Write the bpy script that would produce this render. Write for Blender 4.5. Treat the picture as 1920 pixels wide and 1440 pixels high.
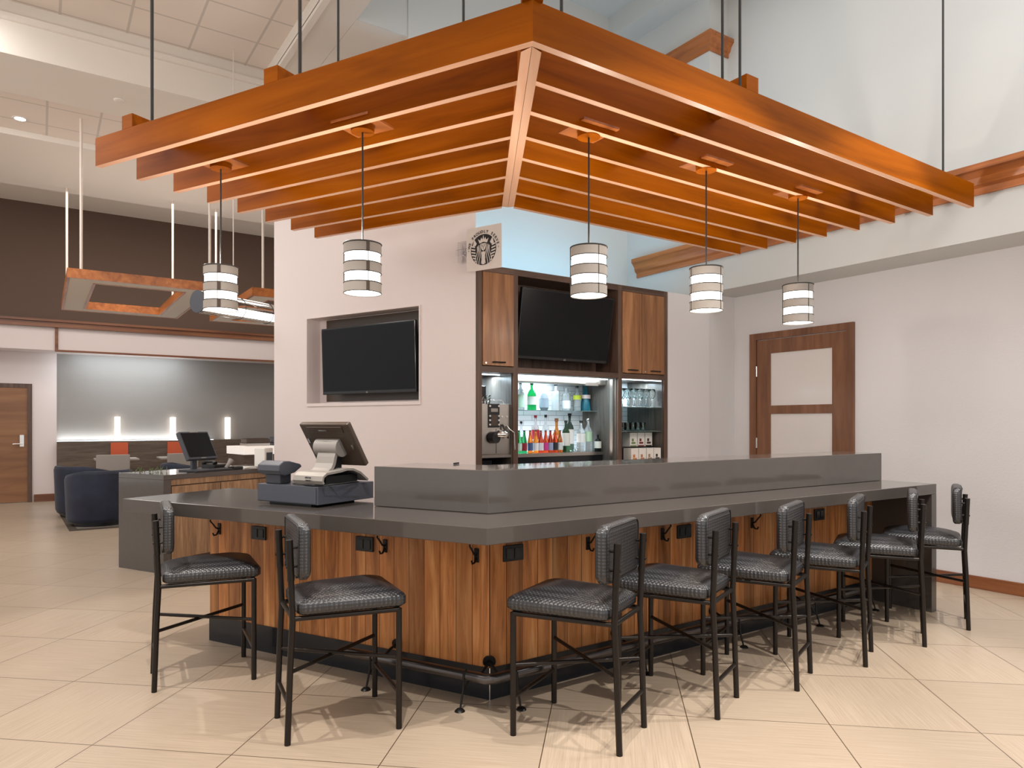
import bpy, bmesh, math, random
from math import sin, cos, pi, radians, sqrt, atan2
from mathutils import Vector, Matrix

for o in list(bpy.data.objects):
    bpy.data.objects.remove(o, do_unlink=True)
C = bpy.context.scene.collection
SC = bpy.context.scene

# ---------------------------------------------------------------- camera
# world axes: +X runs along the long side of the bar, +Y away from it; camera stands at x=0, y=0
CAM_H = 1.37
cam = bpy.data.cameras.new('camera'); cam.sensor_width = 36; cam.lens = 36 * 1310 / 1920
cam.shift_y = 74 / 1920; cam.clip_end = 100
co = bpy.data.objects.new('camera', cam); C.objects.link(co)
co.location = (0, 0, CAM_H); co.rotation_euler = (radians(90), 0, radians(-34))
SC.camera = co

# ---------------------------------------------------------------- world, exposure, lights
w = bpy.data.worlds.new('world'); SC.world = w; w.use_nodes = True
bg = w.node_tree.nodes['Background']; bg.inputs[0].default_value = (1.0, 0.98, 0.965, 1); bg.inputs[1].default_value = .95
SC.view_settings.view_transform = 'Standard'; SC.view_settings.look = 'None'
SC.view_settings.gamma = 1; SC.view_settings.use_curve_mapping = False
SC.view_settings.exposure = 0.0

def area(name, loc, sx, sy, power, col=(1, 1, 1), target=None, spread=None):
    l = bpy.data.lights.new(name, 'AREA'); l.shape = 'RECTANGLE'; l.size = sx; l.size_y = sy
    l.energy = power; l.color = col
    if spread: l.spread = radians(spread)
    o = bpy.data.objects.new(name, l); C.objects.link(o); o.location = loc
    if target is not None:
        d = Vector(target) - Vector(loc); o.rotation_euler = d.to_track_quat('-Z', 'Y').to_euler()
    return o
def spot(name, loc, target, power, angle=60, blend=.5, size=.06, col=(1, .93, .84)):
    l = bpy.data.lights.new(name, 'SPOT'); l.energy = power; l.spot_size = radians(angle); l.spot_blend = blend
    l.shadow_soft_size = size; l.color = col
    o = bpy.data.objects.new(name, l); C.objects.link(o); o.location = loc
    d = Vector(target) - Vector(loc); o.rotation_euler = d.to_track_quat('-Z', 'Y').to_euler()
    return o
WARM = (1, .94, .88); NEUT = (1, .985, .965); COOL = (.70, .88, 1)
area('lobby_soft_fill', (-1.5, 3.5, 5.25), 4, 4, 60, NEUT, (-1.5, 3.5, 0))  # added soft fill over the lobby, stands for no actual fixture
area('entry_soft_fill', (1.5, -1.5, 5.1), 4, 2, 35, NEUT, (2.2, 1.5, 0))  # unseen fill added behind the camera, aimed at the near floor
area('bar_soft_fill', (4.2, 2.2, 6.1), 2.4, 4, 55, NEUT, (4.2, 2.2, 0))  # overhead fill added high in the recess to light the bar
area('recess_fill_up', (4.0, 3.2, 3.5), 2.6, 2.2, 14, NEUT, (4.4, 3.4, 6))  # upward fill added above the canopy to brighten the recess
area('right_wall_fill', (4.9, .4, 5.0), .4, 3, 55, (.96, .98, 1), (6.4, .9, 1.5))  # out-of-frame fill added to lift the right wall
for i, (x, y, tx, ty) in enumerate([(3.2, .6, 2.8, 2.4), (4.9, .9, 4.2, 2.5), (.3, 1.2, 1.2, 2.9), (1.6, .4, 3.6, 2.4), (-.6, 3.4, .6, 4.0)]):
    spot('downlight_spot', (x, y, 5.05), (tx, ty, 0), 470, 50, .3, .03, (1, .95, .89))
area('lobby_ceiling_fill', (-2.6, 4.4, 2.9), 2.5, 3, 42, NEUT, (-1.5, 5.0, 6))  # off-frame upward fill added to brighten the left ceiling
area('lobby_floor_fill', (-2.0, 8.4, 4.7), 2.5, 2.5, 190, NEUT, (-.4, 9.0, 0))  # off-frame fill added to brighten the far left floor
area('lounge_fill_down', (1.5, 11.3, 4.8), 4, 1.8, 100, WARM, (1.5, 11.3, 0))  # downward fill added below the lounge ceiling, no panel is there
area('lounge_fill_up', (1.5, 11.0, 3.3), 3, 2, 9, NEUT, (1.5, 11.0, 5))  # added upward fill for the low ceiling over the lounge
area('wall_washer_lounge', (1.4, 14.35, 2.58), 1.8, .08, 22, (.82, .93, 1), (1.4, 14.9, 1.6))
area('cove_strip_lounge', (1.25, 14.85, 1.06), 2.0, .05, 7, (.88, .95, 1), (1.25, 14.93, 2.2))
area('shelf_cool_light', (4.05, 5.46, 1.80), 1.0, .05, 16, COOL, (4.0, 5.4, 0))
area('shelf_cool_light_low', (4.0, 5.52, 1.10), 1.0, .04, 7, COOL, (4.0, 5.45, 2.0))
area('shelf_front_light', (4.05, 5.12, 1.805), 1.1, .03, 5, COOL, (4.05, 5.35, 0))
area('glass_bay_cool_light', (4.98, 5.3, 1.79), .5, .06, 11, COOL, (4.98, 5.4, 0))
area('coffee_bay_cool_light', (3.26, 5.35, 1.79), .28, .06, 6, COOL, (3.26, 5.4, 0))
area('cabinet_top_cool_light', (4.3, 5.8, 2.76), 2.2, .12, 16, (.27, .70, 1), (4.3, 6.1, 5))

# ---------------------------------------------------------------- helpers
class MB:
    def __init__(s): s.v = []; s.f = []; s.sm = []
    def add(s, vs, fs, smooth=False):
        n = len(s.v); s.v += [tuple(v) for v in vs]; s.f += [tuple(i + n for i in f) for f in fs]; s.sm += [smooth] * len(fs); return s
    def box(s, x0, x1, y0, y1, z0, z1):
        if x0 > x1: x0, x1 = x1, x0
        if y0 > y1: y0, y1 = y1, y0
        return s.add([(x0,y0,z0),(x1,y0,z0),(x1,y1,z0),(x0,y1,z0),(x0,y0,z1),(x1,y0,z1),(x1,y1,z1),(x0,y1,z1)],
                     [(0,3,2,1),(4,5,6,7),(0,1,5,4),(1,2,6,5),(2,3,7,6),(3,0,4,7)])
    def prism(s, poly, z0, z1):
        a = sum(poly[i][0]*poly[(i+1)%len(poly)][1]-poly[(i+1)%len(poly)][0]*poly[i][1] for i in range(len(poly)))
        if a < 0: poly = poly[::-1]
        n = len(poly)
        vs = [(p[0],p[1],z0) for p in poly]+[(p[0],p[1],z1) for p in poly]
        return s.add(vs, [tuple(range(n-1,-1,-1)), tuple(range(n,2*n))]+[(i,(i+1)%n,n+(i+1)%n,n+i) for i in range(n)])
    def tube(s, pts, r, seg=12, closed=False, caps=True):
        pts = [Vector(p) for p in pts]; n = len(pts); rs = r if isinstance(r, (list, tuple)) else [r]*n
        vs = []; fs = []; prev = None
        for i, p in enumerate(pts):
            if closed: t = pts[(i+1)%n]-pts[i-1]
            elif i == 0: t = pts[1]-pts[0]
            elif i == n-1: t = pts[-1]-pts[-2]
            else: t = (pts[i+1]-p).normalized()+(p-pts[i-1]).normalized()
            t = t.normalized()
            if prev is None:
                u = t.cross(Vector((0,0,1)))
                if u.length < .01: u = Vector((1,0,0))
            else: u = prev - t*prev.dot(t)
            u.normalize(); prev = u; q = t.cross(u)
            for k in range(seg):
                a = 2*pi*k/seg; vs.append(p+(u*cos(a)+q*sin(a))*rs[i])
        m = n if closed else n-1
        for i in range(m):
            for k in range(seg):
                a = i*seg+k; b = i*seg+(k+1)%seg; c = ((i+1)%n)*seg+(k+1)%seg; d = ((i+1)%n)*seg+k
                fs.append((a,d,c,b))
        s.add(vs, fs, True)
        if not closed and caps:
            s.add(vs[:seg], [tuple(range(seg))]); s.add(vs[-seg:], [tuple(range(seg-1,-1,-1))])
        return s
    def cyl(s, p0, p1, r, seg=20, caps=True): return s.tube([p0, p1], r, seg, False, caps)
    def lathe(s, prof, c=(0,0,0), seg=24, smooth=True, sx=1, sy=1):
        vs = []; fs = []; n = len(prof)
        for r, z in prof:
            for k in range(seg):
                a = 2*pi*k/seg; vs.append((c[0]+r*cos(a)*sx, c[1]+r*sin(a)*sy, c[2]+z))
        for i in range(n-1):
            for k in range(seg):
                fs.append((i*seg+k, i*seg+(k+1)%seg, (i+1)*seg+(k+1)%seg, (i+1)*seg+k))
        return s.add(vs, fs, smooth)
    def rbox(s, x0, x1, y0, y1, z0, z1, r, seg=4, axis='z'):
        """box with rounded vertical corners"""
        pts = []
        for cx, cy, a0 in ((x1-r,y1-r,0),(x0+r,y1-r,90),(x0+r,y0+r,180),(x1-r,y0+r,270)):
            for k in range(seg+1):
                a = radians(a0+90*k/seg); pts.append((cx+r*cos(a), cy+r*sin(a)))
        return s.prism(pts, z0, z1)
    def xf(s, M):
        s.v = [tuple(M @ Vector(v)) for v in s.v]; return s
    def build(s, name, mat, parent=None, loc=(0,0,0), rz=0, bevel=0, rot=None, bseg=2):
        me = bpy.data.meshes.new(name); me.from_pydata(s.v, [], s.f); me.update()
        for p, f in zip(me.polygons, s.sm): p.use_smooth = f
        me.materials.append(mat)
        o = bpy.data.objects.new(name, me); C.objects.link(o); o.location = loc
        o.rotation_euler = rot if rot else (0, 0, rz)
        if parent: o.parent = parent
        if bevel:
            m = o.modifiers.new('bevel', 'BEVEL'); m.width = bevel; m.segments = bseg; m.limit_method = 'ANGLE'; m.angle_limit = radians(40)
        return o
def thing(name, label, cat, loc=(0,0,0), rz=0, group=None, rot=None):
    o = bpy.data.objects.new(name, None); C.objects.link(o); o.empty_display_size = .1
    o.location = loc; o.rotation_euler = rot if rot else (0, 0, rz)
    o['label'] = label; o['category'] = cat
    if group: o['group'] = group
    return o
def tag(o, label, cat, group=None, kind=None):
    o['label'] = label; o['category'] = cat
    if group: o['group'] = group
    if kind: o['kind'] = kind
    return o
def struct(name, mb, mat, label=None, parent=None, **k):
    o = mb.build(name, mat, parent, **k)
    if not parent:
        o['kind'] = 'structure'
        if label: o['label'] = label
        o['category'] = name.split('_')[0]
    return o
def copy_tree(o, parent=None):
    c = o.copy(); C.objects.link(c)
    if parent: c.parent = parent
    for ch in list(o.children): copy_tree(ch, c)
    return c

# ---------------------------------------------------------------- materials
def newmat(name):
    m = bpy.data.materials.new(name); m.use_nodes = True
    return m, m.node_tree, m.node_tree.nodes['Principled BSDF']
def mat(name, col, rough=.5, metal=0, coat=0, spec=None, emit=None, es=0, trans=0, ior=1.45, noise=0, nscale=8, bump=0, bscale=200, alpha=1):
    m, t, b = newmat(name)
    b.inputs['Base Color'].default_value = (*col, 1); b.inputs['Roughness'].default_value = rough
    b.inputs['Metallic'].default_value = metal; b.inputs['Coat Weight'].default_value = coat
    b.inputs['Transmission Weight'].default_value = trans; b.inputs['IOR'].default_value = ior
    b.inputs['Alpha'].default_value = alpha
    if spec is not None: b.inputs['Specular IOR Level'].default_value = spec
    if emit: b.inputs['Emission Color'].default_value = (*emit, 1); b.inputs['Emission Strength'].default_value = es
    N = t.nodes.new; L = t.links.new
    tc = N('ShaderNodeTexCoord')
    if noise:
        n = N('ShaderNodeTexNoise'); n.inputs['Scale'].default_value = nscale; n.inputs['Detail'].default_value = 6
        L(tc.outputs['Object'], n.inputs['Vector'])
        r = N('ShaderNodeMapRange'); r.inputs[1].default_value = .3; r.inputs[2].default_value = .7
        r.inputs[3].default_value = 1-noise; r.inputs[4].default_value = 1+noise
        L(n.outputs[0], r.inputs[0])
        h = N('ShaderNodeHueSaturation'); h.inputs['Color'].default_value = (*col, 1); L(r.outputs[0], h.inputs['Value'])
        L(h.outputs[0], b.inputs['Base Color'])
    if bump:
        n = N('ShaderNodeTexNoise'); n.inputs['Scale'].default_value = bscale; n.inputs['Detail'].default_value = 3
        L(tc.outputs['Object'], n.inputs['Vector'])
        bm = N('ShaderNodeBump'); bm.inputs['Strength'].default_value = bump; bm.inputs['Distance'].default_value = .003
        L(n.outputs[0], bm.inputs['Height']); L(bm.outputs[0], b.inputs['Normal'])
    return m
def wood(name, c1, c2, c3, grain='X', scale=1, plank=0, axis='X', rough=.35, coat=.2, vary=.25, seam=.04, contrast=1, spec=.5):
    m, t, b = newmat(name); N = t.nodes.new; L = t.links.new
    b.inputs['Roughness'].default_value = rough; b.inputs['Coat Weight'].default_value = coat; b.inputs['Coat Roughness'].default_value = .2; b.inputs['Specular IOR Level'].default_value = spec
    tc = N('ShaderNodeTexCoord'); oi = N('ShaderNodeObjectInfo')
    sep = N('ShaderNodeSeparateXYZ'); L(tc.outputs['Object'], sep.inputs[0])
    off = N('ShaderNodeMath'); off.operation = 'MULTIPLY'; off.inputs[1].default_value = 37; L(oi.outputs['Random'], off.inputs[0])
    src = off.outputs[0]; pr = None
    if plank:
        d = N('ShaderNodeMath'); d.operation = 'DIVIDE'; d.inputs[1].default_value = plank; L(sep.outputs['XYZ'.index(axis)], d.inputs[0])
        fl = N('ShaderNodeMath'); fl.operation = 'FLOOR'; L(d.outputs[0], fl.inputs[0])
        wn = N('ShaderNodeTexWhiteNoise'); wn.noise_dimensions = '1D'; L(fl.outputs[0], wn.inputs['W'])
        pr = wn.outputs['Value']
        mu = N('ShaderNodeMath'); mu.operation = 'MULTIPLY_ADD'; mu.inputs[1].default_value = 23; L(pr, mu.inputs[0]); L(src, mu.inputs[2]); src = mu.outputs[0]
        fr = N('ShaderNodeMath'); fr.operation = 'FRACT'; L(d.outputs[0], fr.inputs[0])
        lt = N('ShaderNodeMath'); lt.operation = 'LESS_THAN'; lt.inputs[1].default_value = seam; L(fr.outputs[0], lt.inputs[0]); seamo = lt.outputs[0]
    cb = N('ShaderNodeCombineXYZ')
    for i in range(3): L(src, cb.inputs[i])
    va = N('ShaderNodeVectorMath'); va.operation = 'ADD'; L(tc.outputs['Object'], va.inputs[0]); L(cb.outputs[0], va.inputs[1])
    mp = N('ShaderNodeMapping'); sc = {'X': (1.1, 14, 14), 'Y': (14, 1.1, 14), 'Z': (14, 14, 1.1)}[grain]
    mp.inputs['Scale'].default_value = tuple(q*scale for q in sc); L(va.outputs[0], mp.inputs[0])
    n = N('ShaderNodeTexNoise'); n.inputs['Scale'].default_value = 1; n.inputs['Detail'].default_value = 8; n.inputs['Roughness'].default_value = .62
    n.inputs['Distortion'].default_value = .6; L(mp.outputs[0], n.inputs['Vector'])
    cr = N('ShaderNodeValToRGB'); e = cr.color_ramp.elements
    e[0].position = .5-.2/contrast; e[0].color = (*c1, 1); e[1].position = .5+.2/contrast; e[1].color = (*c3, 1)
    x = e.new(.5); x.color = (*c2, 1)
    L(n.outputs[0], cr.inputs[0]); out = cr.outputs[0]
    # broad figure
    mp2 = N('ShaderNodeMapping'); mp2.inputs['Scale'].default_value = tuple(q*scale*.22 for q in sc); L(va.outputs[0], mp2.inputs[0])
    n2 = N('ShaderNodeTexNoise'); n2.inputs['Scale'].default_value = 1; n2.inputs['Detail'].default_value = 3; L(mp2.outputs[0], n2.inputs['Vector'])
    mr = N('ShaderNodeMapRange'); mr.inputs[1].default_value = .3; mr.inputs[2].default_value = .7; mr.inputs[3].default_value = .82; mr.inputs[4].default_value = 1.18; L(n2.outputs[0], mr.inputs[0])
    h = N('ShaderNodeHueSaturation'); L(out, h.inputs['Color'])
    val = mr.outputs[0]
    rv = N('ShaderNodeMapRange'); rv.inputs[3].default_value = 1-vary; rv.inputs[4].default_value = 1+vary
    L(pr if pr is not None else oi.outputs['Random'], rv.inputs[0])
    mm = N('ShaderNodeMath'); mm.operation = 'MULTIPLY'; L(val, mm.inputs[0]); L(rv.outputs[0], mm.inputs[1]); L(mm.outputs[0], h.inputs['Value'])
    out = h.outputs[0]
    if plank:
        mx = N('ShaderNodeMixRGB'); mx.inputs[2].default_value = (*[q*.18 for q in c1], 1); L(seamo, mx.inputs[0]); L(out, mx.inputs[1]); out = mx.outputs[0]
    L(out, b.inputs['Base Color'])
    return m
def srgb(r, g, b):
    f = lambda c: (c/255/12.92) if c/255 <= .04045 else ((c/255+.055)/1.055)**2.4
    return (f(r), f(g), f(b))

M = {}
M['wall'] = mat('wall_vinyl', srgb(220, 208, 205), .7, bump=.25, bscale=90)
M['wall_r'] = mat('wall_vinyl_right', srgb(221, 218, 219), .65, bump=.5, bscale=60)
M['white'] = mat('ceiling_paint', srgb(226, 218, 208), .8)
M['whitec'] = mat('recess_paint', srgb(206, 206, 203), .8)
M['brown'] = mat('brown_paint', srgb(92, 72, 60), .75)
M['greywall'] = mat('grey_wallpaper', srgb(132, 126, 121), .45, bump=.4, bscale=70)
M['cherry'] = wood('cherry_beam', srgb(126, 62, 1), srgb(151, 77, 1), srgb(168, 90, 6), 'X', .7, rough=.42, coat=0, vary=.12, spec=.05)
M['edge'] = wood('beam_lit_underside', srgb(226, 170, 134), srgb(238, 186, 150), srgb(244, 198, 166), 'X', .7, rough=.4, coat=.1, vary=.05)  # paler wood tone with the light from below put into its colour
M['cherry_trim'] = wood('cherry_trim', srgb(136, 74, 28), srgb(170, 98, 44), srgb(190, 118, 60), 'Y', .8, rough=.35, coat=.2, vary=.1)
M['trimX'] = wood('brown_trim', srgb(92, 52, 30), srgb(120, 72, 44), srgb(136, 88, 58), 'X', .8, vary=.1)
M['basetrim'] = wood('baseboard_wood', srgb(112, 62, 34), srgb(138, 82, 48), srgb(150, 94, 58), 'Y', .8, vary=.05)
M['walnut'] = wood('walnut_planks', srgb(130, 79, 42), srgb(190, 125, 73), srgb(220, 164, 108), 'Z', 1.25, plank=.098, axis='X', rough=.35, coat=.12, vary=.26, seam=.03, spec=.25)
M['walnut_door'] = wood('walnut_cabinet', srgb(112, 72, 42), srgb(150, 102, 64), srgb(178, 128, 86), 'Z', 1.0, rough=.4, coat=.1, vary=.08)
M['darkoak'] = wood('dark_cabinet_frame', srgb(66, 46, 36), srgb(88, 66, 54), srgb(104, 80, 66), 'Z', 1.6, rough=.5, coat=0, vary=.05)
M['darkoakx'] = wood('dark_cabinet_rail', srgb(66, 46, 36), srgb(88, 66, 54), srgb(104, 80, 66), 'X', 1.6, rough=.5, coat=0, vary=.05)
M['baydark'] = wood('bay_side_panel', srgb(58, 54, 50), srgb(82, 76, 70), srgb(100, 92, 84), 'Z', 2.2, rough=.32, coat=.1, vary=.05)
M['doorwood'] = wood('door_mahogany', srgb(104, 66, 44), srgb(124, 82, 56), srgb(138, 96, 68), 'Z', .9, rough=.4, coat=.1, vary=.05)
M['doorwoodL'] = wood('door_walnut_far', srgb(116, 74, 44), srgb(136, 92, 58), srgb(148, 104, 70), 'X', .5, rough=.4, coat=.1, vary=.05)
M['wainscot'] = wood('wainscot_dark', srgb(70, 56, 46), srgb(92, 76, 64), srgb(108, 92, 78), 'X', 2, rough=.5, coat=0, vary=.05)
M['walnut_drawer'] = wood('walnut_drawers', srgb(112, 84, 60), srgb(150, 116, 84), srgb(176, 142, 108), 'Z', 2.2, rough=.45, coat=0, vary=.06)
M['quartz'] = mat('grey_quartz', srgb(79, 73, 69), .10, noise=.03, nscale=14, coat=.3)
M['black'] = mat('black_plastic', (.012, .012, .013), .4)
M['kick'] = mat('black_kick_panel', (.015, .016, .02), .18)
M['iron'] = mat('black_iron', (.02, .018, .017), .4, metal=.6)
M['bronze'] = mat('bronze_powdercoat', (.026, .021, .018), .32, metal=.6)
M['railm'] = mat('gunmetal_rail', (.13, .12, .12), .25, metal=.9)
M['screen'] = mat('tv_screen', (.004, .004, .005), .25, spec=.22)
M['bezel'] = mat('tv_bezel', (.01, .01, .01), .15)
M['chrome'] = mat('chrome', (.75, .74, .72), .2, metal=1)
M['steel'] = mat('brushed_steel', (.50, .46, .42), .3, metal=1)
M['silver'] = mat('silver_plastic', srgb(150, 144, 138), .42, metal=.2)
M['charcoal'] = mat('charcoal_plastic', srgb(70, 72, 80), .42)
M['taupe'] = mat('taupe_plastic', srgb(72, 59, 49), .35)
M['navy'] = mat('navy_velvet', (.012, .016, .035), .75, noise=.4, nscale=6)
M['navy'].node_tree.nodes['Principled BSDF'].inputs['Sheen Weight'].default_value = .12
M['rug'] = mat('grey_rug', srgb(120, 112, 104), .9, noise=.3, nscale=5)
M['rugborder'] = mat('rug_border', srgb(74, 66, 58), .9)
M['orange'] = mat('orange_panel', srgb(190, 84, 50), .6)
M['beige'] = mat('beige_upholstery', srgb(160, 150, 142), .7)
M['glow'] = mat('glowing_acrylic', (1, .95, .88), .3, emit=(1, .93, .84), es=3.2)
M['tubeglow'] = mat('tube_glow', (1, 1, 1), .3, emit=(1, .97, .93), es=5)
M['led'] = mat('led_strip', (1, 1, 1), .3, emit=(.75, .92, 1), es=5)
M['ledwarm'] = mat('led_strip_warm', (1, 1, 1), .3, emit=(1, .82, .6), es=1)
M['pendglow'] = mat('pendant_diffuser', (1, .97, .93), .3, emit=(1, .95, .88), es=3.0)
M['downlight'] = mat('downlight_lens', (1, 1, 1), .3, emit=(1, .97, .92), es=8)
M['fabric'] = mat('pendant_fabric', srgb(146, 138, 130), .8, bump=.5, bscale=300, emit=srgb(138, 126, 116), es=.12)
M['wire'] = mat('dark_wire', (.03, .028, .026), .5)
M['whiterod'] = mat('white_rod', srgb(222, 208, 196), .5)
M['glass'] = mat('clear_glass', (.92, .96, .96), .03, trans=1, ior=1.4)
M['shelfglass'] = mat('shelf_glass', (.55, .72, .70), .05, trans=.7, ior=1.3)
M['frost'] = mat('frosted_glass', srgb(224, 217, 213), .16, coat=.3)
M['acryl'] = mat('clear_acrylic', (.95, .96, .97), .05, trans=1, ior=1.1)
M['paper'] = mat('white_paper', srgb(236, 232, 226), .6)
M['tan'] = mat('tan_print', srgb(150, 100, 66), .6)
M['signgrey'] = mat('sign_board', srgb(214, 204, 196), .5)
M['ink'] = mat('sign_ink', (.012, .012, .012), .5)
M['green'] = mat('plant_leaf', (.10, .14, .05), .6)

def tile_wall():
    m, t, b = newmat('subway_tile'); N = t.nodes.new; L = t.links.new
    tc = N('ShaderNodeTexCoord'); mp = N('ShaderNodeMapping'); mp.inputs['Rotation'].default_value = (radians(90), 0, 0)
    L(tc.outputs['Object'], mp.inputs[0])
    br = N('ShaderNodeTexBrick'); br.inputs['Scale'].default_value = 1; br.inputs['Brick Width'].default_value = .2; br.inputs['Row Height'].default_value = .05
    br.inputs['Mortar Size'].default_value = .0025; br.inputs['Color1'].default_value = (.8, .82, .84, 1); br.inputs['Color2'].default_value = (.74, .77, .8, 1); br.inputs['Mortar'].default_value = (.35, .36, .38, 1)
    L(mp.outputs[0], br.inputs['Vector']); L(br.outputs[0], b.inputs['Base Color']); b.inputs['Roughness'].default_value = .25
    return m
M['tile'] = tile_wall()
def grid_ceiling(name, sx, sy, ox, oy, col):
    m, t, b = newmat(name); N = t.nodes.new; L = t.links.new
    tc = N('ShaderNodeTexCoord'); sp = N('ShaderNodeSeparateXYZ'); L(tc.outputs['Object'], sp.inputs[0]); res = []
    for i, (s, o) in enumerate(((sx, ox), (sy, oy))):
        a = N('ShaderNodeMath'); a.operation = 'SUBTRACT'; a.inputs[1].default_value = o-.012; L(sp.outputs[i], a.inputs[0])
        d = N('ShaderNodeMath'); d.operation = 'DIVIDE'; d.inputs[1].default_value = s; L(a.outputs[0], d.inputs[0])
        f = N('ShaderNodeMath'); f.operation = 'FRACT'; L(d.outputs[0], f.inputs[0])
        l = N('ShaderNodeMath'); l.operation = 'LESS_THAN'; l.inputs[1].default_value = .024/s; L(f.outputs[0], l.inputs[0]); res.append(l)
    mx = N('ShaderNodeMath'); mx.operation = 'MAXIMUM'; L(res[0].outputs[0], mx.inputs[0]); L(res[1].outputs[0], mx.inputs[1])
    n = N('ShaderNodeTexNoise'); n.inputs['Scale'].default_value = 90; L(tc.outputs['Object'], n.inputs['Vector'])
    c = N('ShaderNodeMixRGB'); c.inputs[1].default_value = (*col, 1); c.inputs[2].default_value = (*[q*.76 for q in col], 1); L(mx.outputs[0], c.inputs[0])
    L(c.outputs[0], b.inputs['Base Color']); b.inputs['Roughness'].default_value = .85
    bm = N('ShaderNodeBump'); bm.inputs['Strength'].default_value = .15; L(n.outputs[0], bm.inputs['Height']); L(bm.outputs[0], b.inputs['Normal'])
    return m
M['grid_hi'] = grid_ceiling('acoustic_tile_high', .575, .515, .155, 7.55, srgb(226, 214, 203))
M['grid_lo'] = grid_ceiling('acoustic_tile_low', .52, .6, .06, 9.4, srgb(226, 214, 203))
def floor_mat():
    m, t, b = newmat('porcelain_floor_tile'); N = t.nodes.new; L = t.links.new
    geo = N('ShaderNodeTexCoord'); a8 = radians(-42)      # tile axes turned against the room
    mp = N('ShaderNodeMapping'); mp.vector_type = 'POINT'; mp.inputs['Rotation'].default_value = (0, 0, radians(42))
    L(geo.outputs['Object'], mp.inputs[0]); sp = N('ShaderNodeSeparateXYZ'); L(mp.outputs[0], sp.inputs[0])
    cells = []; lines = []
    for i, (s, o) in enumerate(((.635, -.281), (.652, .09))):
        a = N('ShaderNodeMath'); a.operation = 'SUBTRACT'; a.inputs[1].default_value = o-.0022; L(sp.outputs[i], a.inputs[0])
        d = N('ShaderNodeMath'); d.operation = 'DIVIDE'; d.inputs[1].default_value = s; L(a.outputs[0], d.inputs[0])
        fl = N('ShaderNodeMath'); fl.operation = 'FLOOR'; L(d.outputs[0], fl.inputs[0]); cells.append(fl)
        f = N('ShaderNodeMath'); f.operation = 'FRACT'; L(d.outputs[0], f.inputs[0])
        l = N('ShaderNodeMath'); l.operation = 'LESS_THAN'; l.inputs[1].default_value = .0044/s; L(f.outputs[0], l.inputs[0]); lines.append(l)
    cb = N('ShaderNodeCombineXYZ'); L(cells[0].outputs[0], cb.inputs[0]); L(cells[1].outputs[0], cb.inputs[1])
    wn = N('ShaderNodeTexWhiteNoise'); wn.noise_dimensions = '2D'; L(cb.outputs[0], wn.inputs['Vector'])
    st = []
    for sc in ((3, 150, 1), (150, 3, 1)):
        q = N('ShaderNodeMapping'); q.inputs['Scale'].default_value = sc; L(mp.outputs[0], q.inputs[0])
        n = N('ShaderNodeTexNoise'); n.inputs['Scale'].default_value = 1; n.inputs['Detail'].default_value = 4; n.inputs['Roughness'].default_value = .6; L(q.outputs[0], n.inputs['Vector']); st.append(n)
    pick = N('ShaderNodeMath'); pick.operation = 'GREATER_THAN'; pick.inputs[1].default_value = .5; L(wn.outputs['Value'], pick.inputs[0])
    mx = N('ShaderNodeMixRGB'); L(pick.outputs[0], mx.inputs[0]); L(st[0].outputs[0], mx.inputs[1]); L(st[1].outputs[0], mx.inputs[2])
    cr = N('ShaderNodeValToRGB'); e = cr.color_ramp.elements; e[0].position = .3; e[0].color = (*srgb(163, 144, 124), 1); e[1].position = .68; e[1].color = (*srgb(183, 166, 146), 1)
    L(mx.outputs[0], cr.inputs[0])
    h = N('ShaderNodeHueSaturation'); L(cr.outputs[0], h.inputs['Color']); mr = N('ShaderNodeMapRange'); mr.inputs[3].default_value = .94; mr.inputs[4].default_value = 1.05
    L(wn.outputs['Value'], mr.inputs[0]); L(mr.outputs[0], h.inputs['Value'])
    ml = N('ShaderNodeMath'); ml.operation = 'MAXIMUM'; L(lines[0].outputs[0], ml.inputs[0]); L(lines[1].outputs[0], ml.inputs[1])
    c = N('ShaderNodeMixRGB'); c.inputs[2].default_value = (*srgb(78, 62, 48), 1); L(ml.outputs[0], c.inputs[0]); L(h.outputs[0], c.inputs[1])
    L(c.outputs[0], b.inputs['Base Color']); b.inputs['Roughness'].default_value = .32; b.inputs['Specular IOR Level'].default_value = .5
    return m
M['floor'] = floor_mat()
def leather():
    m, t, b = newmat('woven_black_vinyl'); N = t.nodes.new; L = t.links.new
    b.inputs['Base Color'].default_value = (.022, .022, .026, 1); b.inputs['Roughness'].default_value = .38; b.inputs['Specular IOR Level'].default_value = .9
    tc = N('ShaderNodeTexCoord'); mp = N('ShaderNodeMapping'); mp.inputs['Rotation'].default_value = (0, 0, radians(45)); L(tc.outputs['Object'], mp.inputs[0])
    v = N('ShaderNodeTexVoronoi'); v.inputs['Scale'].default_value = 72; v.inputs['Randomness'].default_value = .0; L(mp.outputs[0], v.inputs['Vector'])
    cr = N('ShaderNodeMapRange'); cr.inputs[1].default_value = .1; cr.inputs[2].default_value = .6; L(v.outputs['Distance'], cr.inputs[0])
    cm_ = N('ShaderNodeMixRGB'); cm_.inputs[1].default_value = (.055, .055, .06, 1); cm_.inputs[2].default_value = (.010, .010, .012, 1); L(cr.outputs[0], cm_.inputs[0]); L(cm_.outputs[0], b.inputs['Base Color'])
    bm = N('ShaderNodeBump'); bm.inputs['Strength'].default_value = .7; bm.inputs['Distance'].default_value = .003; bm.invert = True; L(cr.outputs[0], bm.inputs['Height']); L(bm.outputs[0], b.inputs['Normal'])
    return m
M['leather'] = leather()

# ---------------------------------------------------------------- frames shared with the room
LD = Vector((-.46947, .88295)); ND = Vector((.88295, .46947))      # along / into the short side of the bar
RZL = atan2(LD.y, LD.x)
CD = Vector((-.39073, .92050)); CN = Vector((.92050, .39073))
K1 = Vector((3.0195, 5.0197)); K2 = Vector((2.010, 7.398))
YC = 5.05

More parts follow.
